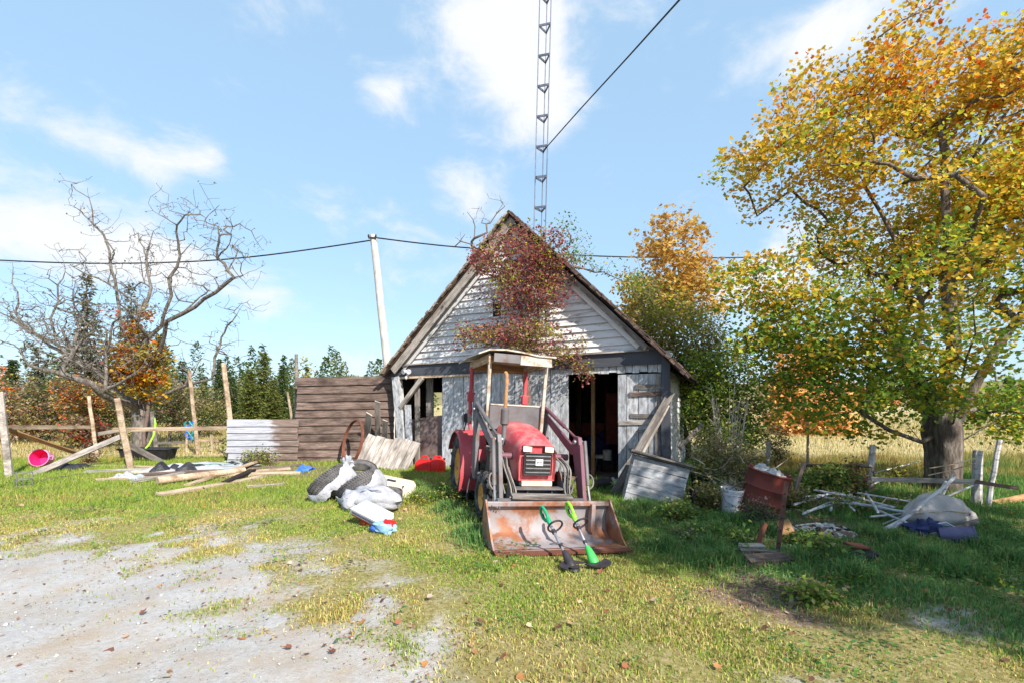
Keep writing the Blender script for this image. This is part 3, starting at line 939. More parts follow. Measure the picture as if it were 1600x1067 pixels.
    MB().box((.0, DEP / 2 + .2, 2.47), (2 * HW - .1, DEP - .5, .04)).build('loft_floor', 'dark_wood', T)
    # posts and partitions inside
    p = uz(927, 640, 1.0)
    bd('inner_post', (p[0], 1.0, -.1), (p[0], 1.0, 2.45), .08, .08, 'fresh_wood')
    for px, v in ((653, 1.1), (667, 1.4), (905, 2.2), (948, 3.0)):
        p = uz(px, 640, v); bd('inner_post', (p[0], v, -.1), (p[0], v, 2.45), .12, .1, 'dark_wood')
    p, q = uz(888, 690, 3.2), uz(966, 690, 3.2)
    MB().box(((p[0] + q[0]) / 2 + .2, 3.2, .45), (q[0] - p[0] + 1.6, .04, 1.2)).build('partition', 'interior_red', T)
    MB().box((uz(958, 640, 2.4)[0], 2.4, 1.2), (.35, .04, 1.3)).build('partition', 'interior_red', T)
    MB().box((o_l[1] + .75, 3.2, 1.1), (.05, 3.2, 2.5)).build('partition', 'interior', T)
    return T


make_barn()

# ------------------------------------------------------------------ board fences left of the barn
def half_paint():
    t = NT('half_painted_wood')
    v = t.coords((1.3, 20, 20)); g = t.noise(v, 2.2, 8, .65, .6)
    c = t.ramp(g, G3((70, 58, 52), (112, 97, 90), (150, 134, 126)), .28, .72)
    w = t.ramp(g, G3((128, 128, 136), (172, 173, 182)), .3, .62)
    sp = t.new('ShaderNodeSeparateXYZ'); t.L.new(t.tc.outputs['Object'], sp.inputs[0])
    n = t.noise(t.coords((1.5, 6, 6)), 2.0, 6)
    ma = t.new('ShaderNodeMath', operation='MULTIPLY_ADD'); t.L.new(n, ma.inputs[0]); ma.inputs[1].default_value = 1.1; t.L.new(sp.outputs[0], ma.inputs[2])
    c = t.mix(t.mask(ma.outputs[0], 1.72, .1), w, c)
    t.bump(g, .5, .008); t.done(t.vary(c, .08), .85, 0, .2)


half_paint()


def make_fences():
    D = 12.25
    Tt = thing('board_fence', 'tall weathered brown plank fence joined to the barn', 'fence', (at(537, 728, D).x, D, 0))
    x0, x1 = at(463, 600, D).x - Tt.location.x, at(616, 600, D).x - Tt.location.x
    ztop = at(500, 590, D).z; n = 11; hgt = (ztop - .03) / n
    for i in range(n):
        z = .03 + hgt * (i + .5)
        off = .35 * (1 if i % 3 == 0 else 0)
        cuts = [x0 + rnd.uniform(-.03, .03), x1] if i > 3 or rnd.random() < .5 else [x0 + rnd.uniform(-.02, .02), x0 + rnd.uniform(.9, 1.5), x1]
        sl = .05 * (i / n)
        for a, b in zip(cuts[:-1], cuts[1:]):
            board('plank', (a, rnd.uniform(-.004, .004), z + sl * (a - x0) / (x1 - x0)), (b - .006, rnd.uniform(-.004, .004), z + sl * (b - x0) / (x1 - x0)), hgt + .014, .022, 'brown_wood', Tt, face=(0, -1, .18), warp=.005, jag=.012)
    for px in (467, 540, 606):
        x = at(px, 600, D).x - Tt.location.x
        board('post', (x, .12, -.1), (x, .09, ztop - .1), .12, .1, 'dark_wood', Tt)
    Tl = thing('board_fence', 'low plank fence with flaking white paint on one half', 'fence', (at(412, 728, D).x, D - .06, 0))
    x0, x1 = at(357, 600, D).x - Tl.location.x, at(467, 600, D).x - Tl.location.x
    ztop = at(400, 655, D).z; n = 7; hgt = (ztop - .02) / n
    for i in range(n):
        z = .02 + hgt * (i + .5)
        board('plank', (x0 + rnd.uniform(-.02, .03), 0, z), (x1 + rnd.uniform(-.03, .03), 0, z + rnd.uniform(-.006, .006)), hgt + .014, .022, 'half_painted_wood', Tl, face=(0, -1, .18), warp=.004, jag=.012)
    for x in (x0 + .05, x1 - .1):
        board('post', (x, .08, -.1), (x, .08, ztop - .04), .1, .1, 'dark_wood', Tl)
    o = pole('fence_pole', at(463, 730, D + .35), at(463, 553, D + .35), .055, .045, 'grey_wood'); tag(o, 'tall grey pole rising behind the end of the plank fence', 'post')
    o = pole('leaning_stick', at(462, 700, D + .5), at(449, 612, D + .5), .05, .03, 'pale_wood'); tag(o, 'pale stick leaning behind the corner of the two plank fences', 'stick')


make_fences()


def make_rail_fence():
    """posts and rails to the left: (top px, foot px, radius, material, label)"""
    posts = [((0, 612), (15, 744), .07, 'silver_wood', 'thick pale post beside the pink tub', None),
             ((139, 618), (153, 716), .05, 'pale_wood', 'thin bent post where the white top rail ends', None),
             ((183, 622), (206, 734), .075, 'pale_wood', 'leaning split post that holds the sloping white board', None),
             ((237, 642), (246, 716), .06, 'grey_wood', 'short post with a lime green hose hung on it', None),
             ((292, 664), (292, 708), .035, 'pale_wood', 'low stake next to the blue halter', None),
             ((295, 578), (311, 710), .06, 'pale_wood', 'tall thin post with a blue halter tied on', None),
             ((349, 567), (368, 715), .075, 'pale_wood', 'tall squared post behind the low painted fence', None)]
    for (a, b, r, m, lb, g) in posts:
        f = gnd(*b); t = at(a[0], a[1], f.y)
        o = pole('fence_post', f - Vector((0, 0, .15)), t, r, r * .85, m, n=7); tag(o, lb, 'fence post', 'posts of the left rail fence')
    rl = [((6, 667), (143, 667), 10.7, 14.0, .10, 'pale_wood', 'pale top rail between the thick post and bent post'),
          ((176, 671), (358, 668), 12.05, 12.5, .10, 'pale_wood', 'long grey top rail running to the low painted fence'),
          ((10, 670), (122, 708), 10.6, 11.9, .10, 'fresh_wood', 'brown board slanting down from the thick pale post'),
          ((38, 747), (190, 681), 10.0, 11.75, .13, 'silver_wood', 'long white board sloping up to the split leaning post'),
          ((200, 694), (254, 722), 12.1, 12.4, .13, 'grey_wood', 'short grey board slanting down behind the split post'),
          ((148, 678), (186, 672), 14.2, 14.4, .1, 'grey_wood', 'grey rail stub between bent post and split post'),
          ((300, 687), (352, 688), 15, 15.2, .07, 'pale_wood', 'thin pale rail of the far paddock pen'),
          ((330, 678), (333, 706), 15.05, 15.05, .06, 'pale_wood', 'thin upright stake of the far paddock pen'),
          ((240, 692), (300, 690), 15.5, 15, .08, 'grey_wood', 'low grey rail of the far paddock pen')]
    for (a, b, d0, d1, w, m, lb) in rl:
        o = board('fence_rail', at(a[0], a[1], d0), at(b[0], b[1], d1), w, .035, m, jag=.02); tag(o, lb, 'fence rail', 'rails and boards of the left fence')
    # lime hose looped over the short post
    m = MB(); pts = [at(*p) for p in ((241, 652, 13.2), (243, 662, 13.15), (240, 680, 13.1), (233, 694, 13.0), (222, 706, 12.9), (209, 716, 12.7), (207, 722, 12.5))]
    o = m.tube(pts, .022, 8).build('garden_hose', 'hose_lime', smooth=60); tag(o, 'lime green hose hanging off the short fence post', 'hose')
    # blue halter on the thin tall post
    c = at(302, 672, 13.0); T = thing('halter', 'blue and red webbing halter tied to the tall thin post', 'halter', c)
    for k in range(5):
        a = rnd.uniform(0, 6)
        MB().tube([Vector((.13 * math.cos(a + q * .8) * (1 - .05 * q) - .04, -.09 - .02 * (q % 2), .2 - q * .085 + .05 * math.sin(a * 3 + q))) for q in range(6)], .022, 6).build('strap', 'teal_plastic' if k % 3 else 'blue_plastic', T, smooth=60)
    MB().tube([(-.1, -.1, .05), (-.14, -.1, -.1), (-.12, -.1, -.22)], .015, 6).build('strap', 'red_plastic', T, smooth=60)
    # right hand posts and rails by the maple
    posts = [((1364, 695), (1355, 776), .055, 'white_post', 'slim white post beside the russet bush'), ((1528, 703), (1524, 788), .075, 'white_post', 'stout white post right of the maple trunk'),
             ((1562, 686), (1541, 792), .04, 'white_post', 'thin leaning white stake beside the stout white post'), ((1201, 688), (1197, 752), .05, 'silver_wood', 'grey post behind the rusty drum'), ((1262, 660), (1262, 748), .03, 'pale_wood', 'thin pale stake in front of the orange tree')]
    for (a, b, r, m, lb) in posts:
        f = gnd(*b); t = at(a[0], a[1], f.y)
        o = pole('fence_post', f - Vector((0, 0, .15)), t, r, r * .9, m, n=7); tag(o, lb, 'fence post', 'posts of the right rail fence')
    rl = [((1360, 748), (1525, 752), 8.25, 7.75, .075, 'silver_wood', 'long grey rail passing before the maple trunk'), ((1524, 752), (1592, 762), 7.75, 7.6, .06, 'brown_wood', 'dark rail stub beyond the stout white post'), ((1255, 727), (1362, 727), 10.2, 8.4, .06, 'grey_wood', 'thin grey rail behind the hedge of weeds')]
    for (a, b, d0, d1, w, m, lb) in rl:
        o = board('fence_rail', at(a[0], a[1], d0), at(b[0], b[1], d1), w, .04, m, jag=.02); tag(o, lb, 'fence rail', 'rails of the right fence')
    for a, b, lb in (((1452, 731, 7.7), (1526, 715, 7.72), 'taut pale cord from the stout white post to the maple'), ((1450, 742, 7.72), (1526, 722, 7.7), 'lower slack cord from the stout white post to the maple')):
        o = MB().tube([at(*a), (at(*a) + at(*b)) / 2 - Vector((0, 0, .02)), at(*b)], .009, 5).build('cord', 'pale_wood', smooth=60); tag(o, lb, 'cord')


make_rail_fence()

# ------------------------------------------------------------------ mast, pole, wires
def make_mast():
    D = 17.0
    b = at(836, 690, D); b.z = -.1; t = at(855, -60, D)
    T = thing('lattice_mast', 'tall slim triangular steel antenna mast behind the barn', 'mast', b)
    top = t - b
    tri = [Vector((.25 * math.cos(a), .25 * math.sin(a), 0)) for a in (R(200), R(250 + 60), R(80))]
    for k in tri:
        MB().tube([k, top * .5 + k, top + k], .017, 6).build('leg', 'mast_steel', T, smooth=60)
    n = int(top.length / 1.06)
    for i in range(1, n + 1):
        c = top * (i / (n + .2)); m = MB()
        for j in range(3):
            m.bar(c + tri[j], c + tri[(j + 1) % 3], .03, .075)
        m.build('bracket', 'mast_steel', T)


make_mast()
f = at(619, 690, 20.0); f.z = -.2
UT = thing('utility_pole', 'pale leaning wooden utility pole behind the barn roof', 'utility pole', f)
pole('shaft', (0, 0, 0), at(583, 368, 20.0) - f, .19, .14, 'pole_wood', UT, n=10, seg=6)
q = at(583, 374, 20.0) - f
MB().bar(q + Vector((-.16, -.14, 0)), q + Vector((.16, -.14, 0)), .05, .06).build('bracket', 'black_metal', UT)
for s in (-.15, .15):
    MB().lathe([(0, 0), (.03, .01), (.045, .05), (.02, .07), (.035, .1), (0, .12)], 10, Matrix.Translation(q + Vector((s, -.14, .03)))).build('insulator', 'dark_plastic', UT, smooth=50)


def wire(pts, r, label, name='power_line'):
    P = [at(*p) for p in pts]; out = []
    for i in range(len(P) - 1):
        p0 = P[max(i - 1, 0)]; p1, p2 = P[i], P[i + 1]; p3 = P[min(i + 2, len(P) - 1)]
        for k in range(8):
            u = k / 8
            out.append(.5 * ((2 * p1) + (p2 - p0) * u + (2 * p0 - 5 * p1 + 4 * p2 - p3) * u * u + (3 * p1 - p0 - 3 * p2 + p3) * u ** 3))
    out.append(P[-1])
    o = MB().tube(out, r, 6).build(name, 'wire_black', smooth=60); tag(o, label, 'wire')


wire([(579, 376, 19.85), (500, 388, 20), (400, 401, 20), (300, 409, 20), (160, 412, 20), (20, 408, 20), (-150, 398, 20)], .028, 'sagging black power line from the pole over the bare apple tree')
wire([(588, 372, 19.85), (660, 381, 20), (735, 388, 20.3), (900, 399, 21), (1040, 403, 21.5), (1200, 402, 22), (1400, 394, 23), (1750, 370, 24)], .028, 'black power line passing behind the barn gable to the maple')
wire([(851, 234, 16.8), (905, 173, 14.6), (980, 91, 11.6), (1062, 0, 8.6), (1200, -150, 5.5)], .019, 'thick black cable rising from the mast over the yard', 'mast_cable')

# ------------------------------------------------------------------ trees
def grow(trunk, targets, rng, step=.5, jit=.06, lift=.0, penal=.35):
    """joins every target to the nearest wood already there; returns node positions and parents"""
    P = [np.array(p, float) for p in trunk]; par = [-1] + list(range(len(trunk) - 1))
    base = P[-1]
    order = np.argsort(np.linalg.norm(targets - base, axis=1))
    ends = []
    A = np.zeros((len(P) + len(targets) * 14, 3)); n = len(P); A[:n] = P
    depth = np.zeros(len(A)); 
    for t in targets[order]:
        d = np.linalg.norm(A[:n] - t, axis=1)
        below = np.maximum(0, A[:n, 2] - t[2])            # wood grows upward and outward: prefer joints lower than the tip
        k = int(np.argmin(d + penal * below * 2))
        m = max(1, int(d[k] / step)); p0 = A[k].copy(); cur = k
        for i in range(1, m + 1):
            if n >= len(A): break
            q = p0 + (t - p0) * i / m
            q[2] += lift * math.sin(math.pi * i / m) * d[k]
            if i < m: q = q + rng.normal(0, jit * step, 3)
            A[n] = q; par.append(cur); cur = n; n += 1
        ends.append(cur)
    return A[:n], np.array(par), np.array(ends)


def wood_mesh(name, A, par, r_tip, r_base, mat, parent, power=2.3, sides=7, min_sides=3, trunk_n=0, trunk_r=None):
    n = len(A); load = np.zeros(n); kids = [[] for _ in range(n)]
    for i in range(1, n): kids[par[i]].append(i)
    rad = np.zeros(n)
    for i in range(n - 1, -1, -1):
        rad[i] = r_tip if not kids[i] else sum(rad[c] ** power for c in kids[i]) ** (1 / power)
    k = r_base / rad[0]
    ex = math.log(max(r_base, r_tip * 1.01) / r_tip) / math.log(max(rad[0] / r_tip, 1.01))
    rad = r_tip * (rad / r_tip) ** ex
    if trunk_r is not None:
        rad[:len(trunk_r)] = trunk_r
    V = []; F = []; nv = 0
    starts = [(0, None)]
    while starts:
        s, p = starts.pop()
        chain = ([p] if p is not None else []) + [s]
        cur = s
        while kids[cur]:
            ks = sorted(kids[cur], key=lambda c: -rad[c])
            for c in ks[1:]: starts.append((c, cur))
            cur = ks[0]; chain.append(cur)
        pts = A[chain]; rr = rad[chain].copy()
        if p is not None: rr[0] = min(rr[0], rr[1] * 1.3)
        sd = sides if rr.max() > .04 else (5 if rr.max() > .015 else min_sides)
        T = np.gradient(pts, axis=0) if len(pts) > 1 else np.array([[0, 0, 1.]])
        T /= np.linalg.norm(T, axis=1)[:, None] + 1e-9
        ref = np.array([1., 0, 0]) if abs(T[0, 0]) < .8 else np.array([0, 1., 0])
        ang = np.arange(sd) * 2 * np.pi / sd
        for j in range(len(pts)):
            x = ref - T[j] * ref.dot(T[j]); x /= np.linalg.norm(x) + 1e-9; y = np.cross(T[j], x); ref = x
            wob = (1 + (.10 * np.sin(3 * ang + 1 + pts[j][2] * .5) + .06 * np.sin(5 * ang + 2.2 - pts[j][2]) if sd > 8 and p is None else 0 * ang))[:, None]
            V.append(pts[j] + (np.outer(np.cos(ang), x) + np.outer(np.sin(ang), y)) * rr[j] * wob)
        m = len(pts); idx = nv + np.arange(m * sd).reshape(m, sd)
        a = idx[:-1]; b = idx[1:]
        F.append(np.stack([a.ravel(), np.roll(a, -1, 1).ravel(), np.roll(b, -1, 1).ravel(), b.ravel()], 1)); nv += m * sd
    return np_mesh(name, np.concatenate(V), np.concatenate(F), mat, None, parent, smooth=True)


def in_blobs(rng, n, blobs, hollow=0.0, gap=None):
    """random points inside a union of ellipsoids (cx,cy,cz,rx,ry,rz,weight)"""
    w = np.array([b[6] * b[3] * b[4] * b[5] for b in blobs]); w /= w.sum()
    i = rng.choice(len(blobs), n, p=w)
    B = np.array([b[:6] for b in blobs])[i]
    d = rng.normal(0, 1, (n, 3)); d /= np.linalg.norm(d, axis=1)[:, None]
    r = (hollow + (1 - hollow) * rng.random(n)) ** (1 / 2.2)
    return B[:, :3] + d * r[:, None] * B[:, 3:]


def crown(name, centers, n_per, spread, size, shape, colf, rng, parent, mat='leaves', up=.5, droop=.0):
    n = len(centers) * n_per
    c = np.repeat(centers, n_per, 0); 
    off = rng.normal(0, 1, (n, 3)); off /= np.maximum(1, np.linalg.norm(off, axis=1))[:, None] ** .5
    P = c + off * spread * np.array([1, 1, .7]); P[:, 2] -= droop
    S = size * rng.uniform(.6, 1.3, n)
    V, F = leafcards(P, S, rng, shape, up)
    clump = np.repeat(np.arange(len(centers)), n_per)
    col = colf(P, c, clump, rng)
    C = np.repeat(np.c_[col, np.ones(n)], len(LEAF[shape][0]), 0)
    return np_mesh(name, V, F, mat, C, parent)


def palette_mix(pals, weights):
    """colour function: weights(P, clump random) -> which palette"""
    def f(P, c, clump, rng):
        out = np.zeros((len(P), 3)); cr = rng.random(clump.max() + 1)[clump]
        k = weights(P, c, cr, rng)
        for i, p in enumerate(pals):
            m = k == i
            if m.any(): out[m] = pick(rng, int(m.sum()), p, jit=.2)
        return out
    return f


GOLD = [(204, 168, 46), (212, 178, 58), (194, 150, 44), (216, 186, 84), (188, 138, 46)]
LIMEY = [(180, 180, 52), (162, 170, 52), (196, 188, 60), (146, 160, 54)]
GREEN = [(106, 140, 52), (122, 152, 58), (94, 126, 50), (138, 160, 66)]
DGREEN = [(70, 100, 50), (82, 112, 56), (92, 122, 64)]
RUST = [(196, 92, 24), (210, 112, 34), (178, 82, 30), (222, 132, 44)]
RED = [(158, 80, 80), (136, 66, 72), (172, 98, 92), (142, 78, 76), (122, 60, 68)]
OLIVE = [(146, 140, 72), (162, 152, 84), (126, 124, 66), (178, 164, 104)]
BROWN = [(140, 118, 98), (160, 136, 112), (122, 104, 88), (174, 154, 130)]


def make_maple(label, base, blobs, nt, n_per, seed, leaf, trunk_h, r_base, cols, limbs, name='maple_tree', offs=(0, 0, 0)):
    rng = np.random.default_rng(seed)
    T = thing(name, label, 'tree', base)
    tg = in_blobs(rng, nt, blobs, .15)
    # leave uneven holes so that sky shows through
    k = fbm(tg[:, 0] * .55 + tg[:, 1] * .31 + 50, tg[:, 2] * .6 + 50, seed, 3)
    tg = tg[k > .38]
    trunk = [(0, 0, -.15), (0, 0, .1), (.01, 0, .35), (.02, 0, .8), (.0, .02, 1.2), (0, .02, trunk_h)]
    lt = []
    A, par, ends = None, None, None
    all_t = np.concatenate([np.array(l, float) for l in limbs] + [tg]) if limbs else tg
    P = [np.array(p, float) for p in trunk]; pr = [-1, 0, 1, 2, 3, 4]
    nodes = list(P)
    for l in limbs:
        prev = len(trunk) - 1 - (l[0][2] < trunk_h)
        last = nodes[prev]
        for q in l:
            q = np.array(q, float); seg = max(1, int(np.linalg.norm(q - last) / .55))
            for i in range(1, seg + 1):
                nodes.append(last + (q - last) * i / seg + rng.normal(0, .035, 3) * (i < seg)); pr.append(prev); prev = len(nodes) - 1
            last = q
    # grow the rest from this skeleton
    n0 = len(nodes); Aall = np.zeros((n0 + len(tg) * 16, 3)); Aall[:n0] = nodes; n = n0; par = list(pr)
    for t in tg[np.argsort(np.linalg.norm(tg - np.array([0, 0, trunk_h + 1]), axis=1))]:
        d = np.linalg.norm(Aall[4:n] - t, axis=1) + .5 * np.maximum(0, Aall[4:n, 2] - t[2] - .1)
        k = int(np.argmin(d)) + 4; L = np.linalg.norm(Aall[k] - t); m = max(1, int(L / .4)); cur = k; p0 = Aall[k].copy()
        for i in range(1, m + 1):
            if n >= len(Aall): break
            q = p0 + (t - p0) * i / m; q[2] += .06 * L * math.sin(math.pi * i / m)
            if i < m: q = q + rng.normal(0, .04, 3)
            Aall[n] = q; par.append(cur); cur = n; n += 1
    rb = r_base
    wood_mesh('trunk', Aall[:n], np.array(par), .006, rb, 'bark', T, sides=20, trunk_r=[rb * 1.2, rb * 1.0, rb * .93, rb * .96, rb * 1.08, rb * .9])
    cr = crown('crown', tg, n_per, .25, leaf, 'maple', cols, rng, T, up=.35)
    # loose leaves on outer twigs
    return T


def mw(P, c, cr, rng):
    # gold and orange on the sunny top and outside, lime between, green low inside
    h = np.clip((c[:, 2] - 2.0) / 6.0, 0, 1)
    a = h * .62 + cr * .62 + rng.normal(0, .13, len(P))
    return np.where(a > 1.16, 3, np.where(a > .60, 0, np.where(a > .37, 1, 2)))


# crown of the big maple, placed from the outline in the photograph at the trunk's own distance
mb = gnd(1475, 772)
MD = mb.y


def mblob(px, py, rx, rz, dy=0, ry=None, w=1.0):
    d = MD + dy; p = at(px, py, d)
    return (p.x - mb.x, p.y - mb.y, p.z - mb.z, rx / FPX * d, (ry if ry else rx) / FPX * d, rz / FPX * d, w)


blobs = [mblob(1240, 300, 120, 120), mblob(1200, 420, 85, 90, 0, None, 1.5), mblob(1330, 170, 110, 100), mblob(1470, 110, 120, 110), mblob(1400, 330, 150, 150, .6), mblob(1600, 180, 130, 140),
         mblob(1290, 520, 100, 70, -.3, None, 1.8), mblob(1400, 560, 100, 70, -.8, None, 1.6), mblob(1500, 590, 90, 45, -.8, None, 1.8), mblob(1420, 610, 70, 40, -.5, None, 1.8), mblob(1230, 500, 70, 60, 0, None, 1.5), mblob(1560, 400, 130, 140, .3), mblob(1660, 380, 130, 180), mblob(1560, 570, 110, 70, -.4, None, 1.8), mblob(1280, 620, 80, 48, -.3, None, 2.4), mblob(1570, 650, 70, 35, -.2, None, 2.2),
         mblob(1375, 655, 65, 34, .3, 55, 2.6), mblob(1610, 630, 80, 55, .2, None, 2.2), mblob(1480, 440, 130, 110, -1.5, 90, .7), mblob(1470, 420, 140, 150, 2.2, 110, .7), mblob(1560, 60, 100, 110), mblob(1170, 290, 50, 60, 0, 60), mblob(1190, 560, 55, 55, 0, None, 2.0), mblob(1720, 250, 120, 250, .5)]
ML = lambda *pts: [mblob(px, py, 1, 1, dy)[:3] for px, py, dy in pts]
limbs = [ML((1440, 690, -.1), (1390, 672, -.2), (1340, 640, -.3), (1290, 600, -.4), (1230, 600, -.4)),
         ML((1450, 640, .1), (1430, 560, .3), (1440, 470, .3), (1400, 380, .3), (1350, 290, .3), (1320, 200, .2)),
         ML((1478, 640, 0), (1490, 540, .1), (1482, 430, 0), (1476, 300, 0), (1470, 190, 0)),
         ML((1500, 650, .0), (1530, 590, -.1), (1560, 540, -.1), (1590, 500, -.1), (1640, 380, 0)),
         ML((1500, 690, -.1), (1550, 660, -.3), (1620, 600, -.5), (1700, 520, -.6)),
         ML((1460, 640, -.3), (1410, 560, -.8), (1370, 500, -1.2), (1330, 450, -1.3)),
         ML((1455, 650, .4), (1420, 590, 1.0), (1390, 500, 1.8), (1400, 400, 2.2)),
         ML((1490, 660, -.3), (1510, 560, -1.0), (1520, 470, -1.6)),
         ML((1440, 600, .1), (1370, 520, .2), (1310, 470, .2), (1250, 430, .2))]
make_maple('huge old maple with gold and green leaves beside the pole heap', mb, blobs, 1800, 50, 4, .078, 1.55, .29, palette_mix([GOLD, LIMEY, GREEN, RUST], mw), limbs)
# a second big maple just right of what the photograph shows: its shade lies over the junk corner
b2 = Vector((9.0, .5, 0))
make_maple('second broad maple further right whose shade falls on the lawn', b2,
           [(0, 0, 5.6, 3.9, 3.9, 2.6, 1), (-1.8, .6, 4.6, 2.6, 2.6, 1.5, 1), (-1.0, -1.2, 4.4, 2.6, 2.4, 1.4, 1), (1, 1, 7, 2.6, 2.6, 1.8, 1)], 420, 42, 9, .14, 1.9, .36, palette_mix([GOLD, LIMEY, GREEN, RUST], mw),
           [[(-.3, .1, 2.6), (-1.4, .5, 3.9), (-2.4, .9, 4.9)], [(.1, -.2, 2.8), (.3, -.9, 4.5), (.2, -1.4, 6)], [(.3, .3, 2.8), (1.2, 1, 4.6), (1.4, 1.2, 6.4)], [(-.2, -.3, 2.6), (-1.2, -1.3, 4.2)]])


def make_tree(name, label, base, blobs, nt, n_per, spread, leaf, cols, seed, r_base=.08, trunk=None, bark='bark', shape='oval', r_tip=.004, step=.35, group=None, cat='tree', up=.4, jit=.08, stems=1, leafy=None, pen=.35):
    rng = np.random.default_rng(seed)
    T = thing(name, label, cat, base, group=group)
    tg = in_blobs(rng, nt, blobs, .0)
    tk = trunk or [(0, 0, -.1), (.02, 0, .25), (0, .02, .6)]
    A, par, ends = grow(tk, tg, rng, step, jit, .05, pen)
    wood_mesh('trunk', A, par, r_tip, r_base, bark, T, sides=7)
    if n_per:
        lt = tg if leafy is None else tg[leafy(tg)]
        crown('crown', lt, n_per, spread, leaf, shape, cols, rng, T, up=up)
    return T


def pxblob(base, d, px, py, rx, rz, w=1.0, dy=0, ry=None):
    p = at(px, py, d + dy); k = (d + dy) / FPX
    return (p.x - base.x, p.y - base.y, p.z - base.z, rx * k, (ry if ry else rx) * k, rz * k, w)


def fore(px, d):
    return Vector(((px - CX) / FPX * d, d, float(gz((px - CX) / FPX * d, d))))


cr1 = lambda thr: (lambda P, c, cr, rng: np.digitize(cr + rng.normal(0, .12, len(P)), thr))
# red leaved small tree against the barn front
D = 10.0; b = fore(822, D)
B = lambda *a, **k: pxblob(b, D, *a, **k)
def redw(P, c, cr, rng):
    a = cr + rng.normal(0, .15, len(P)); low = np.clip(1 - np.abs(c[:, 2] - 2.6) / .9, 0, 1)
    return np.where(a < .5 - .25 * low, 0, np.where(a < .80 - .3 * low, 1, np.where(a < .95, 2, 3)))
make_tree('red_leaf_tree', 'crooked small tree with dull red leaves climbing the barn gable', b,
          [B(800, 415, 62, 38, 1.25), B(850, 400, 45, 38), B(760, 400, 30, 30), B(825, 460, 62, 36, 1.25), B(790, 520, 75, 24, 1.2), B(740, 525, 32, 16), B(850, 535, 62, 30), B(890, 560, 36, 24), B(800, 370, 32, 28), B(905, 585, 20, 16), B(870, 430, 34, 24), B(760, 455, 20, 14), B(720, 540, 18, 9), B(785, 480, 30, 20)],
          600, 23, .14, .066, palette_mix([RED, [(166, 112, 100), (150, 98, 88), (178, 128, 112)], OLIVE, LIMEY], redw), 21, .075,
          trunk=[(0, 0, -.1), (.04, .03, .5), (-.05, .05, 1.0), (.05, .02, 1.6), (-.02, .06, 2.2), (.04, .02, 2.8)], bark='twig', step=.22)
# bare twigs left of the ridge (they belong to a thin tree behind the roof)
D = 12.6; b = fore(770, 17.2); D = 17.2
B = lambda *a, **k: pxblob(b, D, *a, **k)
make_tree('bare_sapling', 'thin leafless sapling whose twigs show left of the ridge', b, [B(745, 330, 22, 20, 1), B(775, 315, 22, 20), B(725, 375, 20, 14), B(760, 350, 25, 18)], 42, 2, .12, .05, palette_mix([BROWN, OLIVE], cr1([.6])), 31, .06, trunk=[(0, 0, -.1), (0, 0, 1.5), (-.05, 0, 3), (-.1, 0, 4.6), (-.15, 0, 5.6)], bark='twig', r_tip=.007, step=.4, cat='sapling')
b = fore(880, 18.2); D = 18.2
B = lambda *a, **k: pxblob(b, D, *a, **k)
make_tree('sparse_tree', 'sparse green leaved tree behind the roof beside the mast', b, [B(870, 355, 30, 22), B(900, 385, 32, 25), B(925, 360, 12, 10), B(880, 410, 50, 30), B(950, 425, 24, 20), B(985, 440, 24, 24)], 150, 7, .25, .11, palette_mix([GREEN, DGREEN, OLIVE], cr1([.4, .7])), 33, .09, trunk=[(0, 0, -.1), (0, 0, 1.5), (0, 0, 3), (0, 0, 4.4)], bark='twig', r_tip=.007, step=.4)
# orange topped maple and olive bushes right of the barn
D = 16.5; b = fore(1060, D)
def tw(P, c, cr, rng):
    h = (c[:, 2] - 3.6) / 2.6 + (cr - .5) * .8 + rng.normal(0, .15, len(P))
    return np.where(h > .55, 0, np.where(h > .15, 1, 2))
B = lambda *a, **k: pxblob(b, D, *a, **k)
make_tree('young_maple', 'young maple with a gold orange top behind the barn eave', b, [B(1050, 410, 58, 75, 1.0), B(1042, 350, 22, 30), B(1080, 345, 10, 18), B(1040, 470, 75, 45), B(1108, 385, 20, 30), B(1095, 450, 50, 50), B(1010, 510, 55, 55), B(985, 460, 26, 40)], 420, 17, .26, .13, palette_mix([[(200, 162, 76), (192, 148, 72), (206, 174, 92), (182, 134, 72)], [(190, 166, 62), (176, 162, 68), (204, 174, 66)], OLIVE], tw), 35, .13, shape='maple', trunk=[(0, 0, -.1), (0, 0, 1), (0, .05, 2), (0, 0, 3)])
D = 14.0; b = fore(1075, D)
B = lambda *a, **k: pxblob(b, D, *a, **k)
make_tree('olive_bush', 'tall dusty olive bush with fluffy seed heads beside the barn', b, [B(1010, 500, 40, 50), B(1060, 520, 65, 60), B(1110, 540, 50, 60), B(1000, 450, 40, 30), B(1070, 600, 60, 50)], 520, 24, .22, .095, palette_mix([OLIVE, [(160, 146, 110), (178, 164, 130), (140, 126, 98)], GREEN, LIMEY], cr1([.4, .65, .9])), 36, .09, bark='twig', cat='bush')
D = 12.6; b = fore(1120, D)
B = lambda *a, **k: pxblob(b, D, *a, **k)
make_tree('green_bush', 'dense green bush close against the right barn wall', b, [B(1105, 590, 45, 45), B(1090, 640, 38, 45), B(1150, 600, 40, 60), B(1170, 660, 38, 40), B(1120, 670, 50, 35)], 460, 24, .2, .095, palette_mix([GREEN, DGREEN, LIMEY], cr1([.45, .8])), 37, .08, bark='twig', cat='bush')
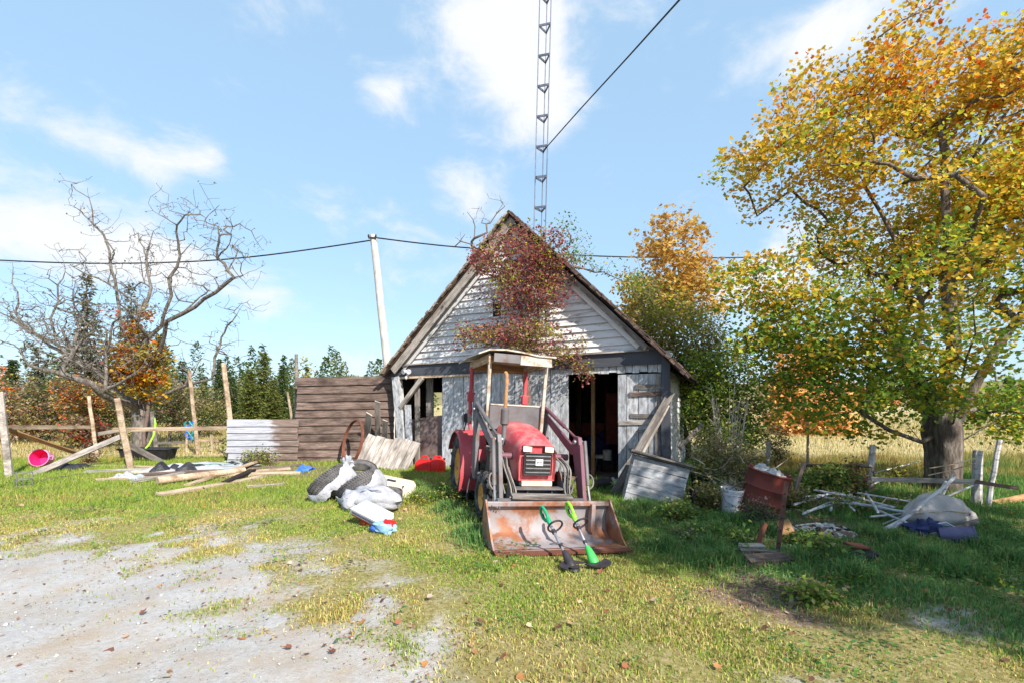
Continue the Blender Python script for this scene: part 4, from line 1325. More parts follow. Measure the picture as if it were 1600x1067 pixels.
# blazing orange maple in the meadow
D = 24.0; b = fore(1262, D)
B = lambda *a, **k: pxblob(b, D, *a, **k)
make_tree('orange_maple', 'round blazing orange maple standing in the meadow', b, [B(1265, 640, 62, 62, 1), B(1240, 590, 40, 45), B(1215, 650, 30, 40), B(1310, 680, 32, 34), B(1270, 560, 28, 36), B(1255, 700, 55, 22), B(1215, 690, 26, 24)], 330, 26, .42, .19, palette_mix([[(226, 176, 102), (222, 166, 96), (230, 188, 116), (226, 172, 116)], [(220, 160, 122), (222, 170, 130)], [(230, 196, 118), (228, 186, 104)]], cr1([.55, .75])), 38, .16, shape='maple', trunk=[(0, 0, -.1), (0, 0, .5), (0, .05, 1.0)])
# leafless old apple tree on the left
D = 15.2; b = fore(222, D)
B = lambda *a, **k: pxblob(b, D, *a, **k)
def apple():
    rng = np.random.default_rng(51)
    T = thing('apple_tree', 'leafless gnarled old apple tree with spreading grey limbs', 'tree', b)
    pt = lambda px, py, dy=0: np.array(B(px, py, 1, 1, dy=dy)[:3])
    nodes = [np.array((0, 0, -.15)), pt(222, 690), pt(221, 665), pt(220, 640), pt(216, 615)]; par = [-1, 0, 1, 2, 3]
    limbs = [(4, [(205, 560), (195, 530, .3), (188, 500, .5), (180, 440, .5), (170, 390, .5), (150, 350, .6), (138, 310, .6), (118, 295, .6)]),
             (4, [(214, 585), (222, 545, -.5), (245, 510, -.6), (262, 480, -.8), (268, 440, -.8), (283, 400, -1), (300, 380, -1)]),
             (3, [(190, 600), (150, 575, -.8), (110, 550, -1), (90, 540, -1.1), (80, 500, -1.2), (92, 470, -1.3), (88, 445, -1.2)]),
             (3, [(180, 605, .6), (120, 560, 1), (70, 535, 1.4), (45, 515, 1.6), (25, 490, 1.8), (30, 470, 1.8), (20, 430, 2)]),
             (4, [(245, 560, -.3), (262, 505, -.9), (290, 490, -1), (320, 470, -1.2), (350, 445, -1.4), (380, 432, -1.6)]),
             (4, [(208, 555, .4), (213, 515, .8), (232, 450, 1), (225, 400, 1.2), (238, 360, 1.3)]),
             (3, [(250, 620, -.3), (290, 600, -.5), (330, 590, -.6), (345, 610, -.6)]),
             (3, [(175, 625, -1), (140, 600, -1.8), (90, 580, -2), (40, 570, -2.2), (5, 550, -2.3)])]
    for s, l in limbs:
        prev = s; last = nodes[s]
        for q in l:
            q = pt(*q); m = max(1, int(np.linalg.norm(q - last) / .35))
            for i in range(1, m + 1):
                nodes.append(last + (q - last) * i / m + rng.normal(0, .035, 3)); par.append(prev); prev = len(nodes) - 1
            last = q
    for _ in range(70):
        k = int(rng.integers(14, len(nodes))); q0 = nodes[k]; dv = rng.normal(0, 1, 3); dv[1] *= .7; dv[2] = abs(dv[2]) * .8 + .35; dv += np.array([q0[0], 0, 0]) * .25; dv /= np.linalg.norm(dv); L = rng.uniform(.5, 1.5); prev = k
        if q0[2] + dv[2] * L > 7.6: L = max(.25, (7.6 - q0[2]) / max(dv[2], .1)) if q0[2] < 7.3 else .25
        for i in range(1, int(L / .22) + 1):
            nodes.append(q0 + dv * .22 * i + rng.normal(0, .02, 3)); par.append(prev); prev = len(nodes) - 1
    n0 = len(nodes)
    tg = []
    for i in range(12, n0):
        if rng.random() < .85:
            for _ in range(rng.integers(1, 4)):
                dv = rng.normal(0, 1, 3); dv[2] = abs(dv[2]) * .9 + .1; dv /= np.linalg.norm(dv)
                tg.append(nodes[i] + dv * rng.uniform(.2, .85) * (1 if nodes[i][2] < 7 else .5))
    for q in list(tg):
        for _ in range(3):
            dv = rng.normal(0, 1, 3); dv[2] = dv[2] * .6 + .35; dv /= np.linalg.norm(dv); w1 = q + dv * rng.uniform(.15, .5); tg.append(w1)
            if rng.random() < .6: tg.append(w1 + dv * .15 + rng.normal(0, .16, 3))
    tg = np.array(tg)
    A = np.zeros((n0 + len(tg) * 5, 3)); A[:n0] = nodes; n = n0
    for t in tg:
        dd = np.linalg.norm(A[5:n] - t, axis=1); k = int(np.argmin(dd)) + 5; p0 = A[k].copy(); cur = k; m = max(1, min(4, int(dd[k - 5] / .15)))
        for i in range(1, m + 1):
            A[n] = p0 + (t - p0) * i / m + (rng.normal(0, .03, 3) if i < m else 0); par.append(cur); cur = n; n += 1
    wood_mesh('trunk', A[:n], np.array(par), .0052, .2, 'pale_bark', T, sides=8, trunk_r=[.3, .26, .25, .24, .2])
    # a few curled leaves and shrivelled apples stay on the twigs
    crown('crown', tg[rng.random(len(tg)) < .45], 1, .05, .07, 'oval', palette_mix([BROWN, DGREEN], cr1([.7])), rng, T)
apple()
b0 = b
D = 14.8; b = fore(224, D)
B = lambda *a, **k: pxblob(b, D, *a, **k)
def vw(P, c, cr, rng):
    px = c[:, 0]; a = cr + rng.normal(0, .12, len(P)) + px * .35
    return np.where(a < .12, 3, np.where(a < .34, 0, np.where(a < .8, 1, 2)))
make_tree('climbing_vine', 'orange and yellow leaved vine wrapped round the apple trunk', b, [B(228, 565, 32, 38, 1.2), B(218, 525, 22, 24), B(180, 555, 20, 24), B(232, 600, 28, 30), B(195, 590, 20, 34), B(228, 495, 12, 16), B(205, 460, 8, 12), B(172, 490, 8, 12)], 150, 20, .17, .10,
          palette_mix([RUST, [(196, 150, 34), (176, 148, 38), (208, 160, 44), (150, 140, 40)], OLIVE, [(150, 84, 62), (166, 96, 66), (130, 76, 60)]], vw), 52, .05, shape='maple', bark='twig', cat='vine')


# conifers: a few shared meshes, many individuals
def spruce_data(seed, h, r, pal, dens=1.0, bare=0.0):
    rng = np.random.default_rng(seed)
    P = []; Dv = []; S = []; br = MB()
    z = h * (.06 + bare)
    while z < h * .985:
        k = 1 - z / h
        nb = int(5 + 4 * k); a0 = rng.uniform(0, 6.28)
        for i in range(nb):
            if rng.random() > dens: continue
            a = a0 + i * 6.283 / nb + rng.normal(0, .25); L = r * (k ** .8) * rng.uniform(.65, 1.12) + .06
            dr = np.array([math.cos(a), math.sin(a), 0]); m = max(3, int(L / .16))
            if L > .5: br.tube([(0, 0, z), tuple(dr * L * .55 + np.array([0, 0, z - .10 * L])), tuple(dr * L * .9 + np.array([0, 0, z - .12 * L]))], [.018, .012, .005], 3, False)
            for j in range(m):
                q = (j + .5) / m; p = dr * L * q + np.array([0, 0, z - .22 * L * q + .12 * L * q * q])
                for s in (-1, 0, 1):
                    side = np.array([-dr[1], dr[0], 0]) * s
                    P.append(p + rng.normal(0, .03, 3)); Dv.append(dr * .8 + side * .9 + np.array([0, 0, rng.normal(-.1, .25)])); S.append((.16 + .22 * (1 - q) * L * .5 + .1) * rng.uniform(.7, 1.2))
        z += h * .021 + .05
    P = np.array(P); V, F = leafcards(P, np.array(S), rng, 'spray', .5, np.array(Dv))
    C = np.repeat(np.c_[pick(rng, len(P), pal, jit=.25), np.ones(len(P))], 4, 0)
    br.tube([(0, 0, -.2), (0, 0, h * .5), (0, 0, h * .97)], [.02 * h, .012 * h, .01], 6)
    return V, F, C, br


SPRUCE = [[(62, 84, 44), (78, 98, 50), (96, 112, 54), (54, 72, 42)], [(118, 122, 58), (100, 112, 54), (134, 132, 64), (84, 98, 50)], [(110, 108, 88), (128, 122, 100), (92, 94, 76), (84, 92, 64)]]
protos = []
for i, (sd, h, r, pl, dn, br_) in enumerate(((61, 7.0, 1.7, 1, 1, 0), (62, 7.0, 1.4, 0, 1, 0), (63, 8.0, 1.7, 2, .7, .05), (64, 6.5, 1.1, 0, .9, 0))):
    V, F, C, brm = spruce_data(sd, h, r, SPRUCE[pl], dn, br_)
    protos.append((V, F, C, brm, h, [None, None]))


def put_spruce(k, px_top, py_top, d, label, wide=1.0):
    V, F, C, brm, h, cache = protos[k]
    top = at(px_top, py_top, d); s = top.z / h
    T = thing('spruce_tree', label, 'tree', (top.x, d, -.05), (0, 0, rnd.uniform(0, 6.28)), 'spruces beyond the paddock')
    T.scale = (s * wide, s * wide, s)
    if cache[0] is None:
        cache[0] = np_mesh('crown', V, F, 'leaves', C, T); cache[1] = brm.build('trunk', 'bark', T, smooth=60)
    else:
        for c in cache: link(c.copy(), T)


for a in ((0, 412, 546, 27, 'bright full spruce tallest of the clump behind the low fence', 1.15), (1, 441, 566, 29, 'slender dark spruce at the right of the clump', 1.0), (0, 392, 572, 25, 'broad yellow green spruce at the left of the clump', 1.2),
          (1, 343, 557, 30, 'dark pointed spruce behind the tall squared post', 1.0), (1, 365, 585, 33, 'small dark spruce next to the squared post', 1.2), (0, 428, 590, 24, 'low bushy spruce just over the painted fence', 1.3),
          (2, 135, 425, 24, 'grey half dead spruce behind the apple tree', .9), (2, 205, 440, 27, 'rusty grey tall spruce behind the orange vine', .75), (1, 285, 560, 32, 'dark spruce between the vine and the thin post', 1.2), (1, 318, 585, 36, 'short dark spruce beside the thin tall post', 1.2),
          (3, 250, 520, 34, 'narrow dark spruce rising right of the vine', 1.1), (2, 60, 540, 26, 'pale grey dead looking spruce at the field edge', 1.3), (3, 20, 560, 30, 'dark spruce behind the thick pale post', 1.4), (1, 100, 560, 30, 'dark broad spruce behind the grey dead ones', 1.4), (3, 455, 600, 34, 'thin spruce tip beside the tall fence pole', 1.1)):
    put_spruce(*a)

# brush along the paddock edge
shr = [(20, 640, 19, 60, 55, [BROWN, OLIVE, RUST], [.5, .85], 'brown bush with orange sprays behind the thick pale post'), (75, 640, 20, 50, 50, [OLIVE, BROWN, DGREEN], [.4, .75], 'dusty olive bush behind the white rail'), (125, 625, 18.5, 34, 40, [OLIVE, RUST, BROWN], [.4, .65], 'orange and yellow bush behind the bent post'),
       (130, 675, 17, 26, 22, [[(196, 70, 58), (206, 90, 70)], BROWN, OLIVE], [.22, .65], 'low scarlet bush behind the bent post'), (175, 640, 19.5, 40, 45, [BROWN, OLIVE, DGREEN], [.5, .8], 'grey brown thicket left of the apple trunk'), (265, 630, 19, 34, 45, [BROWN, OLIVE, DGREEN], [.55, .8], 'grey brown thicket right of the apple trunk'),
       (310, 640, 22, 40, 40, [OLIVE, DGREEN, BROWN], [.4, .7], 'olive scrub between thin post and squared post'), (400, 690, 13.4, 30, 14, [OLIVE, GREEN, BROWN], [.5, .8], 'low weeds behind the painted fence')]
for i, (px, py, d, rx, rz, pals, thr, lb) in enumerate(shr):
    b = fore(px, d)
    make_tree('brush_shrub', lb, b, [pxblob(b, d, px, py, rx, rz), pxblob(b, d, px + rx * .5, py + rz * .3, rx * .6, rz * .6), pxblob(b, d, px - rx * .6, py - rz * .2, rx * .5, rz * .6)], 220, 20, .22, .11, palette_mix(pals, cr1(thr)), 70 + i, .05, bark='pale_bark', r_tip=.007, step=.3, cat='shrub', group='brush along the paddock edge', jit=.2)
# dried weeds in front of things
def weed(name, label, px, py, rx, rz, d, pals, thr, seed, nt=110, n_per=10, leaf=.05, bark='twig', r_tip=.0035, cat='weeds', spread=.1):
    b = fore(px, d)
    return make_tree(name, label, b, [pxblob(b, d, px, py, rx, rz), pxblob(b, d, px + rx * .4, py + rz * .35, rx * .7, rz * .6), pxblob(b, d, px - rx * .5, py + rz * .3, rx * .6, rz * .6)], nt, n_per, spread, leaf, palette_mix(pals, cr1(thr)), seed, .02, bark=bark, r_tip=r_tip, step=.14, cat=cat, trunk=[(0, 0, -.05), (0, 0, .05), (0, 0, .12)])


def dead_shrub():
    rng = random.Random(8); c = fore(1140, 9.7); T = thing('dead_shrub', 'dry leafless white stalks rising behind the tilted box', 'shrub', c)
    for k in range(15):
        top = at(rng.uniform(1108, 1172), rng.uniform(572, 640), 9.7 + rng.uniform(-.3, .3)) - c; f = Vector((top.x * .25, top.y * .3, 0)); m = MB()
        mid = f + (top - f) * .5 + Vector((rng.gauss(0, .03), 0, 0)); m.tube([f, mid, top], [.012, .009, .004], 5)
        for j in range(5):
            q = f + (top - f) * rng.uniform(.4, .95); m.tube([q, q + Vector((rng.uniform(-.18, .18), rng.uniform(-.1, .1), rng.uniform(.08, .26)))], [.006, .003], 4)
        m.build('stalk', 'dead_stalk', T, smooth=60)


dead_shrub()
weed('tall_weed', 'tall grey green weeds between the tilted box and drum', 1115, 705, 38, 48, 8.9, [OLIVE, [(134, 142, 98), (120, 130, 88)], BROWN], [.4, .8], 82, 190, 14, .055)
weed('tall_weed', 'dull weeds behind the white bucket', 1165, 720, 28, 36, 8.6, [OLIVE, BROWN, [(116, 124, 80), (96, 108, 70)]], [.35, .6], 83, 110, 10, .05)
weed('dark_weed', 'dark purple stemmed weeds in front of the rusty drum', 1185, 800, 26, 22, 6.7, [[(70, 76, 66), (86, 84, 78)], DGREEN, BROWN], [.5, .8], 84, 110, 10, .04)
weed('hedge_weed', 'low green hedge of weeds beside the rusty drum', 1290, 752, 50, 26, 8.8, [DGREEN, GREEN, OLIVE], [.5, .85], 85, 170, 16, .075)
weed('russet_bush', 'small russet leaved bush next to the slim white post', 1338, 745, 22, 30, 8.7, [[(150, 74, 60), (130, 66, 58)], OLIVE, BROWN], [.35, .6], 86, 100, 10, .06)
weed('fence_weed', 'bushy dry weed clump at the foot of the painted fence', 405, 713, 26, 13, 11.6, [OLIVE, GREEN, BROWN], [.4, .7], 87, 110, 12, .055)
weed('brown_dock', 'dry brown dock stalks behind the sloping white board', 140, 715, 12, 28, 11.9, [BROWN, [(120, 76, 58), (104, 66, 54)]], [.5], 88, 90, 9, .05)
weed('yellow_weed', 'pale yellow green weed by the tan slab', 660, 785, 20, 26, 7.4, [OLIVE, LIMEY, GREEN], [.45, .75], 89, 90, 10, .04)
weed('broad_weed', 'dark broad leaved weed beside the black stump', 1290, 862, 34, 18, 5.3, [DGREEN, GREEN, OLIVE], [.5, .8], 90, 80, 8, .075)
weed('broad_weed', 'green leafy weed just left of the rusty bar', 1140, 845, 30, 26, 5.7, [DGREEN, GREEN, [(90, 110, 84), (104, 122, 92)]], [.4, .8], 91, 110, 12, .05)
weed('mixed_weed', 'grey green seeding weeds behind the tractor bucket', 1075, 840, 34, 24, 6.0, [[(96, 112, 84), (110, 124, 92)], GREEN, DGREEN], [.5, .8], 92, 120, 10, .04)
weed('edge_weed', 'tangled weeds at the foot of the thick pale post', 30, 765, 26, 13, 8.8, [GREEN, OLIVE, DGREEN], [.45, .8], 93, 100, 12, .05)


for i, (px, py, rx, rz, d, pals, lb) in enumerate((
        (1240, 775, 26, 20, 7.9, [OLIVE, BROWN, DGREEN], 'dry weeds crowding the right side of the drum'), (1160, 775, 20, 30, 7.6, [BROWN, OLIVE, [(96, 108, 84), (84, 96, 74)]], 'tall seeding weeds between white pail and drum'),
        (1105, 770, 22, 26, 7.7, [OLIVE, DGREEN, BROWN], 'weeds growing through the broken crate'), (1330, 790, 30, 16, 7.6, [OLIVE, BROWN, GREEN], 'dry weeds poking out of the pole heap'),
        (1410, 790, 26, 14, 7.8, [GREEN, OLIVE, BROWN], 'low weeds behind the steep pale pole'), (1260, 845, 22, 12, 5.7, [DGREEN, GREEN, OLIVE], 'small leafy weeds beside the blue scrap'),
        (1060, 800, 22, 16, 6.9, [DGREEN, GREEN, OLIVE], 'dark weeds at the low corner of the tilted box'), (1215, 690, 18, 34, 10.5, [BROWN, OLIVE, GREEN], 'dry brush behind the grey post'),
        (1395, 745, 18, 22, 9.6, [OLIVE, LIMEY, BROWN], 'yellowing weeds left of the maple foot'), (1330, 915, 40, 12, 4.6, [GREEN, DGREEN, OLIVE], 'leafy weeds in the shade before the charred stump'), (1440, 900, 46, 12, 4.9, [DGREEN, GREEN, OLIVE], 'broad weeds in the shade before the violet bin'), (1270, 930, 30, 10, 4.2, [GREEN, OLIVE, BROWN], 'small weeds on the edge of the bare earth'), (1530, 910, 40, 12, 4.7, [DGREEN, GREEN, LIMEY], 'lush weeds in the deep maple shade'), (700, 775, 22, 18, 7.6, [GREEN, DGREEN, OLIVE], 'leafy weeds left of the tractor rear wheel'))):
    weed('yard_weed', lb, px, py, rx, rz, d, pals, [.45, .75], 120 + i, 100, 11, .05)


def brush_heap(label, px, py, rx, n, seed, mat='twig', h=.3, ks=1.0):
    rng = random.Random(seed); c = gnd(px, py); T = thing('brush_heap', label, 'brush heap', c); m = MB()
    for k in range(n):
        a = rng.uniform(0, 6.28); q = Vector((rng.gauss(0, rx * .45), rng.gauss(0, rx * .3), abs(rng.gauss(0, h * .5)))); L = rng.uniform(.2, .6) * ks
        dv = Vector((math.cos(a), math.sin(a) * .6, rng.gauss(.1, .35) * ks)) * L
        m.tube([q, q + dv * .5 + Vector((0, 0, rng.gauss(0, .02))), q + dv], [.009 * ks ** .5, .007 * ks ** .5, .003], 4)
    o = m.build('twigs', mat, T); o['kind'] = 'stuff'


brush_heap('heap of thin grey twigs under the white poles', 1285, 792, .9, 120, 3, h=.14, ks=.7)
brush_heap('pale dry twigs piled behind the white pail', 1150, 782, .7, 110, 4, 'dead_stalk', .5)
brush_heap('dark twigs and roots before the timber', 1200, 915, .6, 150, 5, 'twig', .05, .3)


# ------------------------------------------------------------------ far woods and hills
def far_woods():
    rng = np.random.default_rng(99); Vs = []; Fs = []; Cs = []; n = 0
    for i in range(230):
        d = rng.uniform(60, 120); px = rng.uniform(-300, 700) if i < 180 else rng.uniform(1250, 1900)
        x = (px - CX) / FPX * d; h = rng.uniform(5, 9.5) * (1 if px < 700 else .55); r = h * rng.uniform(.16, .26)
        con = rng.random() < (.8 if px < 700 else .35); m = 330
        t = rng.random(m); a = rng.uniform(0, 6.28, m)
        rr = r * ((1 - t) ** .8 + .03) if con else (r * 1.5 * np.sqrt(np.clip(1 - (t * 2 - 1) ** 2, 0, 1)) + .1) * np.sqrt(rng.random(m))
        P = np.stack([x + rr * np.cos(a), d + rr * np.sin(a), .2 + t * h], 1)
        V, F = leafcards(P, rng.uniform(.7, 1.3, m) * (.5 if con else .45), rng, 'spray' if con else 'oval', .3)
        pal = SPRUCE[0] if con else (RUST if rng.random() < .3 else (OLIVE if rng.random() < .6 else LIMEY))
        C = np.repeat(np.c_[pick(rng, m, pal), np.ones(m)], 4, 0)
        Vs.append(V); Fs.append(F + n); Cs.append(C); n += len(V)
    o = np_mesh('far_woods', np.concatenate(Vs), np.concatenate(Fs), 'leaves', np.concatenate(Cs))
    tag(o, 'distant mixed wood of spruce and autumn trees at the meadow edge', 'woods', kind='stuff')


far_woods()


def hills():
    plain('hill_cover', G3((96, 98, 62), (128, 120, 74), (150, 128, 84)), .06, 1, 0)
    xs = np.linspace(-900, 900, 90); ys = np.array([150, 170, 200, 250, 330, 450, 700])
    X, Y = np.meshgrid(xs, ys)
    k = np.clip((Y - 150) / 300, 0, 1)
    Z = -1.5 + k * (9 + 10 * fbm(X * .008 + 20, Y * .004 + 3, 7, 3)) * (1 + .5 * (X > 100))
    i = np.arange(X.size).reshape(X.shape)
    F = np.stack([i[:-1, :-1].ravel(), i[:-1, 1:].ravel(), i[1:, 1:].ravel(), i[1:, :-1].ravel()], 1)
    o = np_mesh('hills', np.stack([X.ravel(), Y.ravel(), Z.ravel()], 1), F, 'hill_cover', smooth=True); o['kind'] = 'structure'


hills()

# ------------------------------------------------------------------ tractor
TO = Vector((.57, 5.3, float(gz(.57, 5.3)))); TYAW = R(17)


def tyre_mb(Ro, w, Ri, lugs=0, lug_h=.03, n=36):
    m = MB(); h = w / 2
    prof = [(Ri, -h * .7), (Ri + (Ro - Ri) * .25, -h * .98), (Ri + (Ro - Ri) * .6, -h), (Ro - .035, -h * .92), (Ro - .008, -h * .72), (Ro, -h * .3), (Ro, h * .3), (Ro - .008, h * .72), (Ro - .035, h * .92), (Ri + (Ro - Ri) * .6, h), (Ri + (Ro - Ri) * .25, h * .98), (Ri, h * .7)]
    m.lathe(prof, n, None, True)
    for k in range(lugs):
        for s in (-1, 1):
            a = 2 * math.pi * (k + (.5 if s > 0 else 0)) / lugs
            for q in range(3):
                aa = a + q * .11 * 22 / max(lugs, 1) * s * .9 * (1 if s > 0 else -1); zz = s * (h * .12 + q * h * .31)
                c = Vector((math.cos(aa) * (Ro + lug_h * .25), math.sin(aa) * (Ro + lug_h * .25), zz))
                m.box(c, (lug_h * 1.6, Ro * .12, h * .36), Matrix.Rotation(aa, 3, 'Z') @ Matrix.Rotation(R(28) * s, 3, 'X'))
    return m


def wheel(T, name, pos, Ro, w, Ri, lugs, side):
    m = tyre_mb(Ro, w, Ri, lugs, .04 if Ro > .4 else .028)
    o = m.build(name, 'muddy_rubber', T, smooth=35)
    o.location = pos; o.rotation_euler = (R(rnd.uniform(0, 90)), R(90), 0)
    o.rotation_euler = Matrix.Rotation(R(90), 3, 'Y').to_euler()
    s = side
    rim = MB().lathe([(Ri + .012, s * w * .36), (Ri - .01, s * w * .38), (Ri - .03, s * w * .25), (Ri * .62, s * w * .1), (Ri * .55, s * w * .16), (Ri * .3, s * w * .18), (0, s * w * .18)], 28).build('rim', 'rim_yellow', o, smooth=35)
    hb = MB().lathe([(Ri * .26, s * w * .17), (Ri * .24, s * w * .3), (Ri * .12, s * w * .34), (0, s * w * .34)], 16)
    for k in range(6):
        a = k * math.pi / 3; hb.tube([(Ri * .4 * math.cos(a), Ri * .4 * math.sin(a), s * w * .15), (Ri * .4 * math.cos(a), Ri * .4 * math.sin(a), s * w * .24)], .012, 6)
    hb.build('hub', 'rim_yellow', o, smooth=35)
    return o


def hose(T, pts, r=.012, mat='hose_grey', name='hydraulic_hose'):
    P = [Vector(p) for p in pts]; out = []
    for i in range(len(P) - 1):
        p0 = P[max(i - 1, 0)]; p1, p2 = P[i], P[i + 1]; p3 = P[min(i + 2, len(P) - 1)]
        for k in range(6):
            u = k / 6
            out.append(.5 * ((2 * p1) + (p2 - p0) * u + (2 * p0 - 5 * p1 + 4 * p2 - p3) * u * u + (3 * p1 - p0 - 3 * p2 + p3) * u ** 3))
    out.append(P[-1])
    return MB().tube(out, r, 7).build(name, mat, T, smooth=60)


def make_tractor():
    T = thing('tractor', 'old red compact tractor with front loader and canopy before the barn', 'tractor', TO, (0, R(3.3), TYAW))
    XZ = Matrix(((1, 0, 0, 0), (0, 0, 1, 0), (0, 1, 0, 0), (0, 0, 0, 1)))         # prism: x,z outline, depth along y
    YZ = Matrix(((0, 0, 1, 0), (1, 0, 0, 0), (0, 1, 0, 0), (0, 0, 0, 1)))         # prism: y,z outline, depth along x
    # --- running gear
    wheel(T, 'rear_wheel', (-.51, 3.05, .55), .55, .34, .30, 16, -1); wheel(T, 'rear_wheel', (.51, 3.05, .55), .55, .34, .30, 16, 1)
    wheel(T, 'front_wheel', (-.52, 1.5, .34), .33, .21, .18, 14, -1); wheel(T, 'front_wheel', (.52, 1.5, .34), .33, .21, .18, 14, 1)
    MB().tube([(-.5, 3.05, .55), (.5, 3.05, .55)], .09, 12).box((0, 3.0, .62), (.36, .7, .42)).build('rear_axle', 'engine_grime', T, smooth=35, bevel=.02)
    MB().tube([(-.45, 1.5, .34), (.45, 1.5, .34)], .055, 10).box((0, 1.5, .42), (.24, .2, .2)).build('front_axle', 'engine_grime', T, smooth=35, bevel=.01)
    e = MB().box((0, 1.75, .72), (.34, 1.1, .36)).box((0, 2.45, .6), (.3, .8, .34)).box((-.19, 1.7, .8), (.08, .5, .2)).box((.19, 1.6, .78), (.07, .4, .22))
    for k in range(5): e.tube([(-.2, 1.45 + k * .12, .9), (-.24, 1.45 + k * .12, .98)], .02, 6)
    e.build('engine', 'engine_grime', T, smooth=35, bevel=.015)
    # --- bonnet
    def sec(b, hw, zb, zt, r):
        pts = [(-hw, zb), (-hw - .012, (zb + zt) / 2), (-hw, zt - r * 1.35), (-hw + r * .22, zt - r * .6), (-hw + r * .75, zt - r * .14), (-hw * .35, zt), (hw * .35, zt), (hw - r * .75, zt - r * .14), (hw - r * .22, zt - r * .6), (hw, zt - r * 1.35), (hw + .012, (zb + zt) / 2), (hw, zb)]
        return [(x, b, z) for x, z in pts]
    h = MB().loft([sec(1.03, .225, .66, 1.06, .06), sec(.985, .245, .645, 1.10, .085), sec(1.02, .25, .64, 1.145, .10), sec(1.12, .255, .64, 1.19, .11), sec(1.22, .258, .66, 1.225, .115), sec(1.30, .26, .76, 1.25, .12), sec(1.42, .265, .92, 1.285, .12), sec(1.62, .27, .96, 1.325, .13), sec(1.85, .278, .97, 1.355, .13), sec(2.06, .285, .95, 1.36, .13)])
    hood = h.build('bonnet', 'tractor_red', T, smooth=38)
    g = MB().box((.0, .978, .86), (.36, .03, .27)).build('grille', 'black_metal', T, bevel=.012)
    for k in range(5): MB().box((0, .958, .755 + k * .052), (.335, .012, .016)).build('grille_bar', 'grey_metal', g)
    fr = MB()
    for a, b_, s in ((0, .995, (.38, .02, .014)), (0, .722, (.38, .02, .014))): fr.box((a, .962, b_), s)
    for a in (-.187, .187): fr.box((a, .962, .858), (.014, .02, .259))
    fr.build('grille_frame', 'dark_plastic', g, bevel=.004)
    MB().box((.01, .946, .885), (.1, .012, .085)).build('emblem', 'badge', g, bevel=.004)
    m = MB()
    for x, z, w_, h_ in ((.01, .885, .07, .012), (-.012, .885, .01, .06), (.032, .885, .01, .06)): m.box((x, .939, z), (w_, .004, h_))
    m.build('emblem_mark', 'grey_metal', g)
    for s in (-1, 1):
        hl = MB().prism([(-.068, -.042), (.068, -.048), (.068, .034), (-.068, .046)], -.012, .012, Matrix.Translation((s * .15, .985, 1.053)) @ XZ).build('headlight', 'dark_plastic', T, bevel=.006)
        MB().prism([(-.058, -.034), (.058, -.038), (.058, .026), (-.058, .036)], -.006, .006, Matrix.Translation((s * .15, .970, 1.052)) @ XZ).build('lens', 'cream_lens', hl, bevel=.004)
    # worn white patch on top: chalky paint is in the material; cowl, dash and seat behind
    MB().prism([(-.46, 1.24), (.46, 1.24), (.47, 1.60), (-.47, 1.60)], 0, .03, Matrix.Translation((0, 2.1, 0)) @ XZ).build('dash_panel', 'loader_grey', T, bevel=.006)
    MB().box((0, 2.115, 1.61), (.96, .05, .02)).build('screen_rail', 'cream_rust', T)
    MB().box((0, 2.25, 1.15), (.4, .25, .5)).build('dashboard', 'dark_plastic', T, bevel=.03)
    sw = MB().lathe([(.19 + .014 * math.cos(q), .014 * math.sin(q)) for q in np.linspace(0, 6.283, 9)[:-1]], 24, Matrix.Translation((0, 2.52, 1.42)) @ Matrix.Rotation(R(-30), 4, 'X'), True)
    sw.tube([(0, 2.52, 1.42), (0, 2.3, 1.15)], .02, 8); sw.bar((-.19, 2.52, 1.42), (.19, 2.52, 1.42), .02, .01)
    sw.build('steering_wheel', 'dark_plastic', T, smooth=50)
    MB().box((0, 3.0, .98), (.44, .42, .1)).box((0, 3.2, 1.2), (.44, .09, .4), Matrix.Rotation(R(-8), 3, 'X')).build('seat', 'dark_plastic', T, bevel=.03)
    MB().box((0, 2.45, .5), (.98, .6, .03)).box((-.42, 2.25, .62), (.14, .3, .22)).build('footplate', 'engine_grime', T, bevel=.006)
    # --- rear mudguards
    for s in (-1, 1):
        secs = []
        for k in range(10):
            a = R(205 - k * 20); r_ = .64
            y, z = 3.05 + r_ * math.cos(a), .55 + r_ * math.sin(a) * .98
            secs.append([(s * .3, y, z), (s * .70, y, z - .01), (s * .72, y, z - .05), (s * .70, y, z - .03), (s * .3, y, z - .02)])
        f = MB().loft(secs).build('mudguard', 'faded_red', T, smooth=45)
        MB().prism([(3.05 + .63 * math.cos(R(a)), .55 + .63 * math.sin(R(a))) for a in range(15, 166, 15)] , 0, .02, Matrix.Translation((s * .3 - .01, 0, 0)) @ YZ).build('inner_panel', 'faded_red', f)
        MB().lathe([(.0, -.03), (.05, -.03), (.078, 0), (.078, .02), (0, .024)], 20, Matrix.Translation((s * .60, 2.75, 1.37)) @ Matrix.Rotation(R(90), 4, 'X')).tube([(s * .60, 2.77, 1.31), (s * .60, 2.9, 1.15)], .012, 6).build('work_lamp', 'dark_plastic', T, smooth=40)
    # --- canopy
    for s in (-1, 1):
        MB().bar((s * .43, 2.08, 1.2), (s * .45, 2.02, 2.33), .05, .05, (1, 0, 0)).build('front_post', 'cream_rust', T, bevel=.006)
        MB().tube([(s * .44, 2.95, 1.0), (s * .47, 3.08, 1.25), (s * .48, 3.1, 1.7), (s * .48, 3.1, 2.22)], .034, 8).build('roll_bar', 'faded_red', T, smooth=50)
        MB().box((s * .48, 3.1, 1.72), (.1, .09, .16)).tube([(s * .48 - .08, 3.1, 1.78), (s * .48 + .08, 3.1, 1.78)], .018, 6).build('roll_bar_joint', 'faded_red', T, bevel=.008)
    rf = MB()
    top = lambda x: 2.37 + .05 * (1 - min(1, abs(x + .25) / .5) ** 1.5) - (.05 if x < -.5 else 0)
